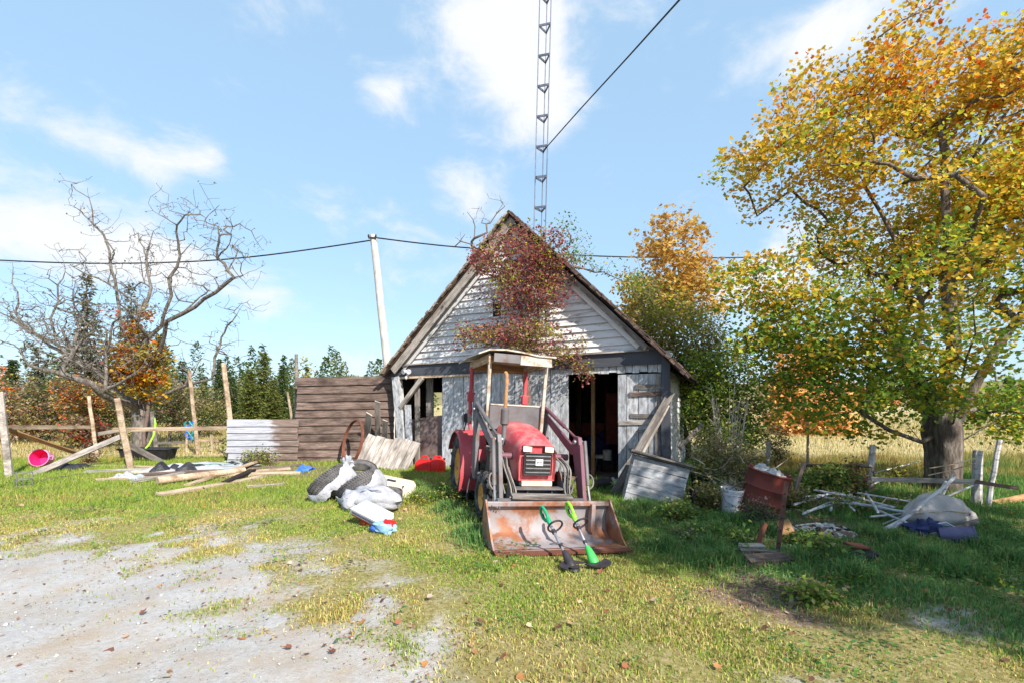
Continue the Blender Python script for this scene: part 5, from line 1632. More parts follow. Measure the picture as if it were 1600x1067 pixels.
    xs = (-.66, -.5, -.25, 0, .25, .5, .54)
    rf.loft([[(x, 1.86, top(x)) for x in xs] + [(x, 1.86, top(x) - .022) for x in xs[::-1]], [(x, 2.6, top(x) + .012) for x in xs] + [(x, 2.6, top(x) - .012) for x in xs[::-1]], [(x, 3.38, top(x) - .03) for x in xs] + [(x, 3.38, top(x) - .052) for x in xs[::-1]]])
    roof = rf.build('canopy_roof', 'cream_rust', T, smooth=30)
    MB().box((-.22, 1.90, 2.29), (.40, .02, .125)).build('fascia', 'loader_grey', roof)
    MB().box((.23, 1.897, 2.28), (.49, .024, .14)).build('fascia', 'cream_rust', roof)
    for a, b_, w_, t_, mt, nm in (((-.48, 3.3, 2.24), (.5, 3.3, 2.24), .13, .025, 'fresh_wood', 'rear_fascia'), ((-.47, 1.95, 2.28), (-.47, 3.28, 2.25), .12, .025, 'pale_wood', 'side_fascia'), ((.5, 1.95, 2.28), (.5, 3.28, 2.25), .12, .025, 'pale_wood', 'side_fascia')):
        board(nm, a, b_, w_, t_, mt, roof, face=(0, -1, 0) if nm == 'rear_fascia' else (1, 0, 0))
    board('roof_lining', (-.48, 2.62, 2.31), (.5, 2.62, 2.31), 1.3, .012, 'fresh_wood', roof, face=(0, 0, -1), warp=.002)
    board('roof_joist', (-.46, 2.3, 2.27), (.48, 2.3, 2.27), .06, .03, 'pale_wood', roof)
    # --- exhaust
    MB().tube([(-.29, 1.62, 1.05), (-.29, 1.62, 1.32)], .035, 10).tube([(-.29, 1.62, 1.32), (-.29, 1.62, 1.34), (-.29, 1.62, 1.54), (-.29, 1.62, 1.57)], [.035, .06, .06, .03], 12).build('muffler', 'loader_grey', T, smooth=40)
    MB().tube([(-.29, 1.62, 1.56), (-.29, 1.62, 1.95), (-.29, 1.64, 2.03), (-.29, 1.70, 2.06)], .027, 10).build('exhaust_pipe', 'exhaust_rust', T, smooth=50)
    # --- loader
    for s in (-1, 1):
        mt = 'loader_grey' if s < 0 else 'loader_maroon'
        x = s * .55
        tw = MB().prism([(2.05, .5), (2.28, .5), (2.34, 1.58), (2.24, 1.62), (2.16, 1.58)], -.03, .03, Matrix.Translation((x, 0, 0)) @ YZ).build('loader_tower', 'loader_grey', T, bevel=.006)
        MB().bar((x, 2.12, .55), (s * .2, 2.12, .55), .1, .1).build('tower_bracket', 'loader_grey', tw)
        bo = MB()
        bo.prism([(2.26, 1.53), (2.24, 1.44), (1.12, .98), (.94, 1.0), (.86, 1.10), (.92, 1.23), (1.04, 1.24), (1.12, 1.10)], -.028, .028, Matrix.Translation((x, 0, 0)) @ YZ)
        boom = bo.build('loader_arm', mt, T, bevel=.006)
        MB().prism([(.86, 1.14), (1.08, 1.05), (.78, .26), (.62, .26)], -.026, .026, Matrix.Translation((x + s * .001, 0, 0)) @ YZ).build('arm_leg', mt, boom, bevel=.006)
        MB().tube([(x - .06, .98, 1.16), (x + .06, .98, 1.16)], .035, 10).tube([(x - .06, 2.24, 1.52), (x + .06, 2.24, 1.52)], .03, 10).build('pivot_pin', 'grey_metal', boom, smooth=40)
        # lift ram along the arm and tilt ram down to the bucket
        MB().tube([(x, 2.24, 1.60), (x, 1.45, 1.345)], .03, 10).tube([(x, 1.46, 1.35), (x, 1.0, 1.2)], .017, 8).build('lift_ram', mt, T, smooth=40)
        MB().tube([(x + s * .075, .93, 1.18), (x + s * .075, .77, .62)], .028, 10).build('tilt_ram', 'loader_grey', T, smooth=40)
        MB().tube([(x + s * .075, .775, .64), (x + s * .075, .64, .34)], .016, 8).tube([(x - .05, .62, .33), (x + .1, .62, .33)], .022, 8).build('ram_rod', 'grey_metal', T, smooth=40)
        # hoses
        for k in range(3):
            o = k * .03
            hose(T, [(x + s * .03 - s * .12, 1.9 - o, 1.15), (x - s * (.13 + o), 1.3, .95), (x - s * (.10 + o), .95 + o, .80), (x - s * (.16 + o), .80, .52), (x - s * (.05 + o), .74, .36 + o)], .0115, 'hose_grey' if k != 1 else 'dark_plastic')
        hose(T, [(x, .8, .5), (x + s * .13, .74, .62), (x + s * .12, .8, .75), (x - s * .02, .9, .72), (x - s * .1, .88, .5)], .011)
    MB().tube([(-.53, 1.25, .93), (.53, 1.25, .93)], .045, 10).build('cross_tube', 'loader_maroon', T, smooth=40)
    # front guard under the bonnet
    gd = MB().prism([(-.34, .34), (.36, .34), (.36, .55), (-.34, .55)], 0, .02, Matrix.Translation((0, .98, 0)) @ XZ).build('front_guard', 'loader_grey', T)
    MB().box((0, .92, .56), (.72, .16, .02)).build('guard_shelf', 'loader_grey', gd)
    for x in (-.15, .18): MB().prism([(.86, .55), (.98, .55), (.98, .36), (.955, .36)], -.008, .008, Matrix.Translation((x, 0, 0)) @ YZ).build('gusset', 'loader_grey', gd)
    for s in (-1, 1): MB().prism([(.88, .34), (1.1, .34), (1.1, .8), (1.02, .74), (.88, .55)], -.01, .01, Matrix.Translation((s * .35, 0, 0)) @ YZ).build('guard_cheek', 'loader_grey', gd)
    MB().box((.0, 1.02, .61), (.42, .12, .07)).build('weight_bracket', 'tan_plastic', T, bevel=.01)
    MB().tube([(-.5, .7, .42), (.5, .7, .42)], .03, 8).bar((-.62, .62, .455), (.5, .62, .455), .06, .06).build('bucket_cross_bar', 'loader_grey', T)
    MB().box((-.36, 1.9, .78), (.14, .24, .3)).box((-.36, 1.88, .96), (.2, .2, .06)).tube([(-.36, 1.9, 1.0), (-.36, 1.9, 1.12)], .025, 8).build('battery_box', 'engine_grime', T, bevel=.012)
    hose(T, [(-.5, 2.3, .7), (-.62, 2.2, .45), (-.66, 2.1, .2), (-.6, 1.95, .12), (-.5, 1.9, .3)], .014, 'dark_plastic', 'loose_cable')
    # --- bucket
    W = .79
    bp = [(0, .05), (.25, .035), (.42, .05), (.52, .12), (.545, .25), (.53, .38), (.50, .46)]
    off = .016
    inner = [(y, z) for y, z in bp]; outer = [(bp[0][0], bp[0][1] - off)] + [(y + (off if z > .1 else 0), z - (off if z < .2 else 0)) for y, z in bp[1:]]
    poly = inner + outer[::-1]
    bk = MB().prism(poly, -W + .012, W - .012, YZ).build('bucket', 'rust_bucket', T, smooth=30)
    for s in (-1, 1):
        MB().prism([(0.0, .03), (.42, .03), (.53, .11), (.562, .25), (.545, .39), (.51, .5), (.47, .5), (.40, .42), (.13, .12)], -.01, .01, Matrix.Translation((s * W, 0, 0)) @ YZ).build('side_plate', 'rust_bucket', bk)
    MB().box((0, -.02, .035), (2 * W + .02, .14, .022), Matrix.Rotation(R(4), 3, 'X')).build('cutting_edge', 'rust_iron', bk)
    MB().box((0, .49, .45), (2 * W - .03, .055, .055)).build('top_rail', 'rust_bucket', bk, bevel=.006)
    MB().box((.55, .47, .28), (.05, .10, .34)).build('rib', 'rust_bucket', bk)
    # bolt row on the top rail
    for k in range(4): MB().tube([(-.72 + k * .03, .462, .44 - .01 * k), (-.72 + k * .03, .45, .44 - .01 * k)], .008, 6).build('bolt', 'grey_metal', bk)
    board('loose_plank', (-.45, .60, .52), (.34, .62, .50), .10, .035, 'grey_wood', T, face=(0, -.3, 1))
    return T


make_tractor()


def make_trimmer(label, foot_px, grip_px, dtop, dark, cols):
    """string trimmer: head on the grass, grip propped on the bucket rail"""
    f = gnd(*foot_px); g = at(grip_px[0], grip_px[1], dtop)
    T = thing('string_trimmer', label, 'trimmer', f)
    g = g - f; ax = g.normalized(); L = g.length
    side = ax.cross(Vector((0, 0, 1))).normalized(); up = side.cross(ax)
    P = lambda a, s=0, u=0: ax * a + side * s + up * u
    MB().tube([P(.16), P(L * .45)], .0135, 10).tube([P(L * .44), P(L * .86)], .0165, 10).build('shaft', 'alu_tube', T, smooth=50)
    MB().tube([P(L * .42), P(L * .47)], .022, 10).build('clamp', 'dark_plastic', T, smooth=50)
    hd = MB().tube([P(.24), P(.2, 0, .004), P(.12), P(.06, 0, -.004), P(.03)], [.022, .034, .05, .055, .045], 12)
    hd.build('motor_housing', cols[0], T, smooth=50)
    sp = MB().lathe([(0, .0), (.055, .0), (.062, .012), (.05, .03), (.055, .045), (0, .05)], 16, Matrix.Translation((0, 0, .004))).build('spool_head', 'dark_plastic', T, smooth=40)
    gp = []
    for k in range(9):
        a = R(-100 + k * 25); gp.append((.15 * math.cos(a), .15 * math.sin(a)))
    MB().prism(gp + [(.02, .06), (.02, -.06)], .05, .062, Matrix.Rotation(math.atan2(g.y, g.x) + R(20 if dark else 190), 4, 'Z')).build('guard', 'dark_plastic', T)
    MB().tube([P(.05, .03), P(.05, .11, -.02), P(.04, .17, -.03), P(.0, .2, -.02)], .006, 6).build('edge_guide', 'dark_plastic', T, smooth=60)
    # closed D grip
    gr = MB().tube([P(L * .84), P(L * .90, 0, .01), P(L * .95, 0, .012)], [.022, .03, .024], 10)
    gr.tube([P(L * .93, 0, .012), P(L * .98, 0, .03), P(L + .06, 0, .035), P(L + .12, 0, .02), P(L + .13, 0, -.02), P(L + .09, 0, -.055), P(L + .02, 0, -.06), P(L * .95, 0, -.035), P(L * .91, 0, 0)], .0175, 8)
    gr.build('grip', cols[1], T, smooth=50)
    MB().bar(P(L + .0, 0, -.045), P(L + .06, 0, -.03), .012, .02).build('trigger', 'dark_plastic', T)
    lo = []
    for k in range(15):
        a = R(k * 24 + 12); lo.append(P(L * .70 + .03 * math.sin(a * .5), .085 * math.sin(a), .07 - .075 * math.cos(a)))
    MB().tube(lo, .011, 8).build('loop_handle', 'dark_plastic', T, smooth=60)
    MB().tube([P(L * .67), P(L * .73)], .026, 10).build('loop_clamp', 'dark_plastic', T, smooth=50)


make_trimmer('string trimmer with dark green grip and black head on the bucket', (897, 892), (853, 806), 5.28, True, ('dark_plastic', 'green_plastic'))
make_trimmer('string trimmer with lime grip and bright green head on the bucket', (932, 886), (893, 800), 5.36, False, ('leaf_green_plastic', 'lime_plastic'))

# ------------------------------------------------------------------ clutter left: planks, sheets, tub
def ground_plank(a, b, w, mat, label, lift0=.02, lift1=.02, t=.035, group='planks strewn by the left fence', name='loose_plank'):
    p, q = gnd(*a), gnd(*b); p.z += lift0; q.z += lift1
    o = board(name, p, q, w, t, mat, face=(0, -.25, 1), warp=.012, jag=.03); return tag(o, label, 'plank', group)


same = 'weathered pale plank lying flat in the heap by the left fence'
for a, b, w, m, l0, l1, lb in (((249, 776), (412, 746), .20, 'pale_wood', .03, .03, 'wide pale plank along the grass edge of the heap'), ((292, 760), (412, 727), .11, 'pale_wood', .03, .16, 'narrow plank propped up toward the dry weed clump'),
                               ((130, 738), (335, 736), .16, 'silver_wood', .02, .05, same), ((150, 752), (262, 746), .14, 'pale_wood', .02, .02, same), ((318, 745), (470, 740), .16, 'pale_wood', .02, .02, same), ((285, 752), (452, 733), .13, 'pale_wood', .05, .03, same),
                               ((352, 736), (468, 728), .14, 'brown_wood', .02, .02, same), ((225, 745), (350, 740), .15, 'brown_wood', .06, .06, same), ((60, 752), (128, 742), .12, 'brown_wood', .02, .02, same), ((205, 756), (300, 742), .12, 'silver_wood', .04, .09, same),
                               ((388, 763), (446, 757), .045, 'silver_wood', .03, .03, 'thin white lath in the grass before the heap'), ((352, 757), (395, 739), .16, 'dark_wood', .05, .08, 'dark board lying across the plank heap'), ((90, 728), (250, 732), .1, 'pale_wood', .03, .03, same)):
    ground_plank(a, b, w, m, lb, l0, l1)
p, q = gnd(246, 758), gnd(382, 741)
tag(pole('peeled_log', p + Vector((0, 0, .09)), q + Vector((0, 0, .10)), .075, .06, 'pale_wood', n=10), 'pale round peeled log lying on the plank heap', 'log')


def sheet(name, label, cat, px, py, rx, ry, h, mat, seed, d=None, rotz=0, bits=None, base=.0):
    """crumpled plastic sheet lying on the ground, thin but with folds"""
    c = gnd(px, py)
    from mathutils import noise
    T = thing(name, label, cat, c, (0, 0, rotz)); n, m_ = 26, 14; m = MB()
    o = Vector((seed * 3.7, seed * 1.3, 0)); secs = []
    for i in range(n + 1):
        u = i / n * 2 - 1; top = []; bot = []
        for j in range(m_ + 1):
            v = j / m_ * 2 - 1
            k = 1 + .35 * noise.noise(Vector((u * 1.4, v * 1.4, seed)))
            e = max(0, 1 - max(abs(u), abs(v)) ** 4)
            z = base + h * e * max(.08, .42 + .75 * noise.noise(Vector((u * 2.3, v * 1.6, 3)) + o)) + .012 + .02 * abs(noise.noise(Vector((u * 6, v * 5, 5)) + o)) * (h > .07)
            x, y = u * rx * k, v * ry * k
            gg = float(gz(c.x + x, c.y + y)) - c.z
            top.append((x, y, z + gg)); bot.append((x, y, max(gg, z + gg - .012)))
        secs.append(top + bot[::-1])
    m.loft(secs)
    m.build('sheet', mat, T, smooth=60)
    for k, (u, v, w, l, a, mt) in enumerate(bits or ()):
        m2 = MB(); m2.box((0, 0, 0), (l, w, .006)); m2.build('printed_mark', mt, T, loc=(u, v, h * .62 + base), rot=(R(-14), 0, a))
    return T


sheet('tarp', 'crumpled white tarp with green print on the plank heap', 'tarp', 330, 733, .95, .42, .16, 'white_bag', 3, bits=[(.1, -.2, .05, .25, .5, 'green_print'), (.3, -.2, .05, .22, -.5, 'green_print'), (.2, -.25, .04, .16, 0, 'green_print'), (.55, -.15, .05, .3, .6, 'green_print'), (-.25, -.2, .06, .2, .2, 'green_print')], base=.05)
sheet('black_sheet', 'crumpled black plastic sheet rising beside the white tarp', 'plastic sheet', 275, 737, .55, .35, .30, 'black_tarp', 5, rotz=.3)
sheet('black_sheet', 'flat black plastic sheet at the far end of the white tarp', 'plastic sheet', 372, 731, .42, .25, .12, 'black_tarp', 8, base=.05)
sheet('white_sack', 'small white plastic sack at the grass edge of the heap', 'sack', 198, 748, .26, .16, .18, 'white_bag', 9)
sheet('grey_sheet', 'long grey white sheet under the split post', 'plastic sheet', 252, 739, .6, .22, .12, 'tan_tarp', 12)
sheet('black_tub_liner', 'dark sheet lying behind the sloping white board', 'plastic sheet', 105, 733, .4, .25, .22, 'black_tarp', 14)
c = gnd(476, 737); T = thing('blue_rag', 'small crumpled bright blue cloth at the fence foot', 'cloth', c)
MB().blob((0, 0, .05), (.16, .1, .09), .45, 3, 22, 14, freq=1.7, flat=-.05).build('cloth', 'blue_plastic', T, smooth=60)
sheet('white_scrap', 'white plastic scrap before the painted fence', 'scrap', 362, 722, .2, .1, .1, 'white_bag', 16)
# pink tub lying with its mouth to the yard
c = gnd(67, 729); T = thing('tub', 'bright pink plastic tub tipped on its side', 'tub', c + Vector((0, 0, .02)))
Mt = Matrix.Translation((0, 0, .19)) @ Vector((.25, -1, .22)).to_track_quat('Z', 'Y').to_matrix().to_4x4()
MB().lathe([(.19, .15), (.205, .145), (.203, .13), (.195, .125), (.15, -.15), (.0, -.16)], 24, Mt).build('shell', 'pink_plastic', T, smooth=40)
MB().lathe([(.184, .147), (.14, -.135), (0, -.14)], 24, Mt).build('lining', 'hot_pink', T, smooth=40)
MB().tube([Mt @ Vector((.195, .02, .13)), Mt @ Vector((.24, .05, .08)), Mt @ Vector((.24, -.05, .08)), Mt @ Vector((.195, -.03, .13))], .012, 6).build('handle', 'pink_plastic', T, smooth=60)
# wire cage and grey oddments by the thick post
c = gnd(36, 760); T = thing('wire_cage', 'small round grey wire cage by the thick post', 'cage', c)
for z in (.02, .14, .26): MB().lathe([(.12 + .006 * math.cos(q), z + .006 * math.sin(q)) for q in np.linspace(0, 6.283, 6)[:-1]], 16, None, True).build('ring', 'grey_metal', T, smooth=60)
for k in range(8): a = k * .785; MB().tube([(.12 * math.cos(a), .12 * math.sin(a), 0), (.12 * math.cos(a), .12 * math.sin(a), .28)], .005, 5).build('wire', 'grey_metal', T)
# black trough behind the apple tree's foot
c = gnd(232, 718); T = thing('trough', 'black rubber feed trough under the apple tree', 'trough', c)
T.scale = (.75, .75, .8)
MB().loft([[(-.75, -.25, .02), (.75, -.25, .02), (.75, .25, .02), (-.75, .25, .02)], [(-.85, -.3, .38), (.85, -.3, .38), (.85, .3, .38), (-.85, .3, .38)]]).build('basin', 'black_metal', T, bevel=.02)
MB().box((0, -.31, .38), (1.76, .04, .05)).box((0, .31, .38), (1.76, .04, .05)).build('rim', 'dark_plastic', T, bevel=.01)

# ------------------------------------------------------------------ tyres in bags
def bagged_tyre(label, c, axis_dir, Ro, w, Ri, bag_label, seed, arc=(0, 6.3), bagside=1):
    rng = random.Random(seed)
    Mx = Matrix.Translation(c) @ Vector(axis_dir).to_track_quat('Z', 'Y').to_matrix().to_4x4()
    m = tyre_mb(Ro, w, Ri, 0)
    T = m.build('tyre', 'dusty_rubber', None, smooth=35); T.matrix_world = Mx
    tag(T, label, 'tyre', 'tyres dumped on the lawn')
    # tread blocks as one relief part
    tr = MB(); n = 56
    for k in range(n):
        a = 2 * math.pi * k / n
        for j, z in enumerate((-.36, -.12, .12, .36)):
            aa = a + (j % 2) * math.pi / n
            tr.box((math.cos(aa) * (Ro + .002), math.sin(aa) * (Ro + .002), z * w), (.014, 2 * math.pi * Ro / n * .7, w * .2), Matrix.Rotation(aa, 3, 'Z') @ Matrix.Rotation(R(20 * (1 if j < 2 else -1)), 3, 'X'))
    o = tr.build('tread', 'dusty_rubber', T); o['kind'] = 'stuff'
    if bag_label:
        from mathutils import noise
        secs = []; n = 44
        fa = Mx.to_3x3().inverted() @ Vector((-.35, -1, .75)); face_a = math.atan2(fa.y, fa.x)     # this side of the tread lies bare
        for k in range(n + 1):
            a = arc[0] + (arc[1] - arc[0]) * k / n; sec = []
            cov = max(0, min(1, (1 - math.cos(a - face_a)) * 2.4 - .38 + .5 * noise.noise(Vector((a * 1.7, seed, 0)))))
            e1 = w * (.46 - .75 * cov)
            for (r, z) in ((Ri * .25, w * .40), (Ri + .03, w * .85), (Ro * .9, w * .98), (Ro + .03, w * .72), (Ro + .035, (w * .5 + e1) / 2), (Ro + .026, e1), (Ro + .018, e1 + .003), (Ro + .022, (w * .5 + e1) / 2), (Ro + .018, w * .70), (Ro * .89, w * .94), (Ri + .03, w * .80), (Ri * .25, w * .36)):
                z *= bagside
                q = noise.noise(Vector((math.cos(a) * 2.6, math.sin(a) * 2.6, r * 5 + seed))); q2 = noise.noise(Vector((a * 4.5, r * 9, seed)))
                e = .022 * (q + .6) + .014 * q2
                sec.append(((r + max(e, -.004)) * math.cos(a), (r + max(e, -.004)) * math.sin(a), z + bagside * (.05 * q2 + .05 * q) * (1 if r < Ro else .35)))
            secs.append(sec)
        b = MB().loft(secs).build('plastic_bag', 'white_bag', None, smooth=55); b.matrix_world = Mx
        tag(b, bag_label, 'bag', 'torn white bags round the tyres')
    return T


c = gnd(513, 783); bagged_tyre('bagged tyre furthest from the tan slab', c + Vector((-.03, .15, .27)), (.58, -.12, -.62), .33, .22, .19, 'torn white bag round the tyre furthest from the tan slab', 3)
c = gnd(552, 785); bagged_tyre('bagged tyre beside the tan slab', c + Vector((.06, .12, .22)), (.55, -.18, -.75), .33, .22, .19, 'torn white bag round the tyre beside the tan slab', 5)
c = gnd(562, 752); bagged_tyre('tyre lying behind the two bagged ones', c + Vector((0, .0, .2)), (.2, -.3, .92), .31, .21, .19, None, 7)
c = gnd(592, 790); bagged_tyre('tyre half hidden under the printed white sack', c + Vector((0, .1, .12)), (.05, -.05, 1), .31, .2, .19, None, 8)
c = gnd(548, 752); T = MB().blob((0, 0, 0), (.1, .09, .14), .5, 4, 18, 12, freq=3).build('bag_knot', 'white_bag', None, smooth=60, loc=c + Vector((-.02, -.1, .36))); tag(T, 'knotted white bag end sticking up between the tyres', 'bag')
# tan moulded panel leaning against the heap
c = gnd(605, 775); T = thing('plastic_pad', 'thick tan moulded plastic slab with slots beside the tyres', 'plastic slab', c + Vector((0, .2, .02)), (R(24), R(10), R(-8)))
MB().prism([(-.36, -.22), (-.3, -.28), (.3, -.28), (.38, -.18), (.38, .2), (.3, .3), (-.3, .3), (-.36, .22)], 0, .13).build('shell', 'tan_plastic', T, bevel=.03)
for x, y, w_, l in ((.02, -.1, .05, .2), (.2, -.05, .03, .26)):
    s = MB().box((x, y, .133), (w_, l, .012)).build('slot', 'dark_plastic', T, bevel=.004)
    MB().box((x, y, .142), (w_ * .4, l * .5, .01)).build('latch', 'tan_plastic', s)
MB().box((-.05, .16, .133), (.16, .05, .012)).build('slot', 'dark_plastic', T, bevel=.004)
# printed white sack
c = gnd(575, 800); T = thing('feed_sack', 'full white sack with faint black print on the lawn', 'sack', c, (0, 0, R(-6)))
MB().blob((.02, .16, .15), (.40, .21, .19), .16, 6, 30, 18, freq=2.4, flat=-.14).blob((-.28, .12, .13), (.17, .17, .16), .25, 9, 20, 12, flat=-.12).build('bag', 'white_bag', T, smooth=60)
for k, (x, z, l, a) in enumerate(((-.05, .30, .11, .3), (.02, .31, .1, -.5), (.09, .31, .1, .6), (.15, .30, .08, 0), (-.34, .18, .07, .8), (-.3, .2, .08, -.3))):
    MB().box((0, 0, 0), (l, .012, .006)).build('printed_mark', 'print_grey', T, loc=(x, .02 if x > -.2 else -.02, z), rot=(R(48), 0, a))
# flat carton and red, white and blue packet
c = gnd(583, 822); T = thing('carton', 'tilted white and grey carton with a red underside', 'carton', c + Vector((-.02, .02, .16)), (R(14), R(13), R(-32)))
MB().box((0, 0, 0), (.50, .26, .075)).build('box', 'white_plastic', T, bevel=.004)
MB().box((0, -.1305, -.004), (.44, .004, .034)).build('printed_band', 'print_grey', T)
MB().box((0, 0, -.052), (.48, .24, .028)).build('red_tray', 'red_plastic', T, bevel=.004)
MB().box((-.04, -.05, -.11), (.2, .08, .12), None, .6).build('red_foot', 'red_plastic', T, bevel=.01)
c = gnd(600, 832); T = thing('snack_packet', 'crushed red white and blue packet lying in the grass', 'packet', c, (0, 0, R(-25)))
MB().blob((0, 0, .06), (.15, .09, .08), .35, 2, 18, 12).build('packet', 'pale_blue', T, smooth=50)
MB().blob((.05, .02, .11), (.09, .06, .05), .3, 5, 14, 10).build('red_panel', 'red_plastic', T, smooth=50)
MB().blob((-.1, -.03, .05), (.07, .06, .045), .3, 7, 12, 8).build('blue_panel', 'blue_plastic', T, smooth=50)
# red cans in the left doorway
for px, k, lb in ((664, 0, 'square shouldered red fuel can in the left doorway'), (684, 1, 'rounded red fuel can in the left doorway')):
    c = gnd(px, 736); T = thing('fuel_can', lb, 'fuel can', c, (0, 0, R(-20 + 15 * k)), group='red fuel cans in the doorway')
    if k == 0:
        MB().loft([[(-.2, -.11, 0), (.2, -.11, 0), (.2, .11, 0), (-.2, .11, 0)], [(-.21, -.115, .05), (.21, -.115, .05), (.21, .115, .05), (-.21, .115, .05)], [(-.2, -.11, .2), (.2, -.11, .2), (.2, .11, .2), (-.2, .11, .2)], [(-.13, -.06, .28), (.14, -.06, .27), (.14, .06, .27), (-.13, .06, .28)]]).build('body', 'red_plastic', T, bevel=.02)
    else:
        MB().lathe([(0, 0), (.17, 0), (.18, .04), (.175, .2), (.14, .27), (.05, .3), (0, .3)], 20).build('body', 'red_plastic', T, smooth=40)
    MB().tube([(-.1, 0, .25), (-.08, 0, .33), (.06, 0, .34), (.1, 0, .26)], .018, 8).build('handle', 'red_plastic', T, smooth=60)
    MB().tube([(.12, 0, .24), (.16, 0, .30)], .025, 8).build('cap', 'dark_plastic', T, smooth=40)
# leaning weathered hatch, broken boards, rusty hoop
c = gnd(595, 733); T = thing('wooden_hatch', 'weathered wide board hatch leaning by the barn corner', 'hatch', c + Vector((0, .05, 0)), (R(-38), R(6), R(-4)))
for k in range(6):
    x = -.58 + k * .22
    board('plank', (x - .03, 0, .0), (x + .10, 0, .86 + rnd.uniform(-.05, .05)), .21, .03, 'silver_wood', T, jag=.03)
for z in (.2, .7): board('cross_batten', (-.6, .03, z), (.62, .03, z), .1, .03, 'grey_wood', T)
for k, (a, b, w_, lb) in enumerate((((582, 722), (590, 626), .13, 'tallest upright grey board behind the hatch'), ((560, 720), (577, 645), .16, 'broad broken grey board behind the hatch'), ((592, 722), (602, 655), .13, 'short splintered grey board behind the hatch'))):
    p = gnd(a[0], a[1] + 2); q = at(b[0], b[1], 11.55 + .1 * k)
    tag(board('upright_board', p + Vector((0, .45, 0)), q, w_, .03, 'silver_wood', jag=.05), lb, 'board', 'broken boards behind the hatch')
c = at(551, 690, 11.5); Mh = Matrix.Translation(c) @ Vector((-.75, -.62, .22)).to_track_quat('Z', 'Y').to_matrix().to_4x4()
T = MB().lathe([(.52, -.035), (.535, -.035), (.535, .035), (.52, .035)], 48, Mh, True).build('iron_hoop', 'rust_iron', None, smooth=40); tag(T, 'big rusty iron wheel hoop leaning on the plank fence', 'hoop')

# ------------------------------------------------------------------ clutter right: box, boards, drum
c = gnd(1022, 786); T = thing('wooden_box', 'tilted white washed plank box with a mossy lid', 'wooden box', c + Vector((-.02, .25, -.10)), (R(-4), R(14), R(-12)))
W, Dp, Hh = .90, .6, .80
for k in range(5):
    z0 = k * Hh / 5
    board('front_plank', (-W / 2, -Dp / 2, z0 + .08), (W / 2, -Dp / 2, z0 + .08), Hh / 5 - .008, .025, 'thin_white', T, jag=.008)
    board('side_plank', (-W / 2 + .0, -Dp / 2 + .02, z0 + .08), (-W / 2, Dp / 2, z0 + .08), Hh / 5 - .008, .025, 'thin_white', T, face=(-1, 0, 0))
    board('side_plank', (W / 2, -Dp / 2 + .02, z0 + .08), (W / 2, Dp / 2, z0 + .08), Hh / 5 - .008, .025, 'thin_white', T, face=(1, 0, 0))
    board('back_plank', (-W / 2, Dp / 2, z0 + .08), (W / 2, Dp / 2, z0 + .08), Hh / 5 - .008, .025, 'grey_wood', T)
lid = MB().box((0, 0, Hh + .03), (W + .12, Dp + .12, .03)).build('lid', 'grey_wood', T)
for k in range(4): board('lid_plank', (-W / 2 - .07, -Dp / 2 - .02 + k * .2, Hh + .06), (W / 2 + .07, -Dp / 2 - .02 + k * .2, Hh + .06), .185, .025, 'grey_wood', lid, face=(0, 0, 1), warp=.012, jag=.03)
for a, b, w_, m_, lb in (((957, 772), (1049, 613), .14, 'grey_wood', 'long grey board leaning on the right barn door'), ((966, 772), (1043, 632), .10, 'silver_wood', 'second narrower board leaning on the right barn door')):
    p = gnd(*a); q = at(b[0], b[1], 9.42)
    tag(board('leaning_board', p - Vector((0, 0, .03)), q, w_, .04, m_, face=(-.3, -1, .4), jag=.02), lb, 'board', 'boards leaning on the barn door')
tag(board('leaning_board', at(1062, 700, 9.3), at(1097, 662, 10.2), .08, .03, 'grey_wood'), 'short grey board end sticking up behind the tilted box', 'board')
# broken crate right of the box
c = gnd(1092, 792); T = thing('broken_crate', 'dark broken crate beside the tilted box', 'crate', c + Vector((0, .15, 0)), (R(8), R(-18), R(25)))
for k in range(4): board('slat', (-.22, -.2, .06 + k * .11), (.22, -.2, .06 + k * .11), .09, .02, 'brown_wood', T, jag=.03)
for k in range(4): board('slat', (.22, -.2, .06 + k * .11), (.22, .2, .06 + k * .11), .09, .02, 'dark_wood', T, face=(1, 0, 0))
for x, y in ((-.2, -.17), (.2, -.17), (.2, .17)): board('corner_post', (x, y, 0), (x, y, .46), .05, .05, 'dark_wood', T)
# white bucket
c = gnd(1141, 800); T = thing('bucket', 'white plastic pail standing among weeds by the drum', 'bucket', c, (R(4), R(4), 0))
MB().lathe([(0, .0), (.13, 0), (.165, .36), (.175, .36), (.175, .385), (.158, .385), (.125, .02), (0, .02)], 22).build('shell', 'white_plastic', T, smooth=40)
for z in (.3, .33): MB().lathe([(.163, z), (.172, z + .003), (.172, z + .012), (.164, z + .015)], 22, None, True).build('rib', 'white_plastic', T, smooth=40)
MB().tube([(-.17, 0, .34), (-.15, -.12, .2), (0, -.2, .14), (.15, -.12, .2), (.17, 0, .34)], .006, 6).build('handle', 'grey_metal', T, smooth=60)
# rusty drum
c = gnd(1196, 806); T = thing('oil_drum', 'rusty red open steel drum tilted among the weeds', 'drum', c + Vector((0, .25, -.05)), (R(7), R(13), 0))
pr = [(0, .0), (.31, 0), (.322, .015)]
for z in (.26, .48): pr += [(.31, z - .03), (.326, z), (.31, z + .03)]
pr += [(.31, .70), (.326, .72), (.31, .735), (.30, .72), (.30, .06), (0, .06)]
MB().lathe(pr, 36).build('shell', 'drum_rust', T, smooth=40)
ju = MB()
for k in range(7): a = k * .9; ju.blob((.17 * math.cos(a), .17 * math.sin(a), .66 + .03 * (k % 3)), (.11, .1, .07), .4, k, 10, 7)
ju.build('contents', 'stone_white', T, smooth=50)
tag(board('stick', at(1243, 765, 7.2), at(1257, 722, 7.3), .05, .03, 'brown_wood'), 'short dark stick poking up behind the drum rim', 'stick')
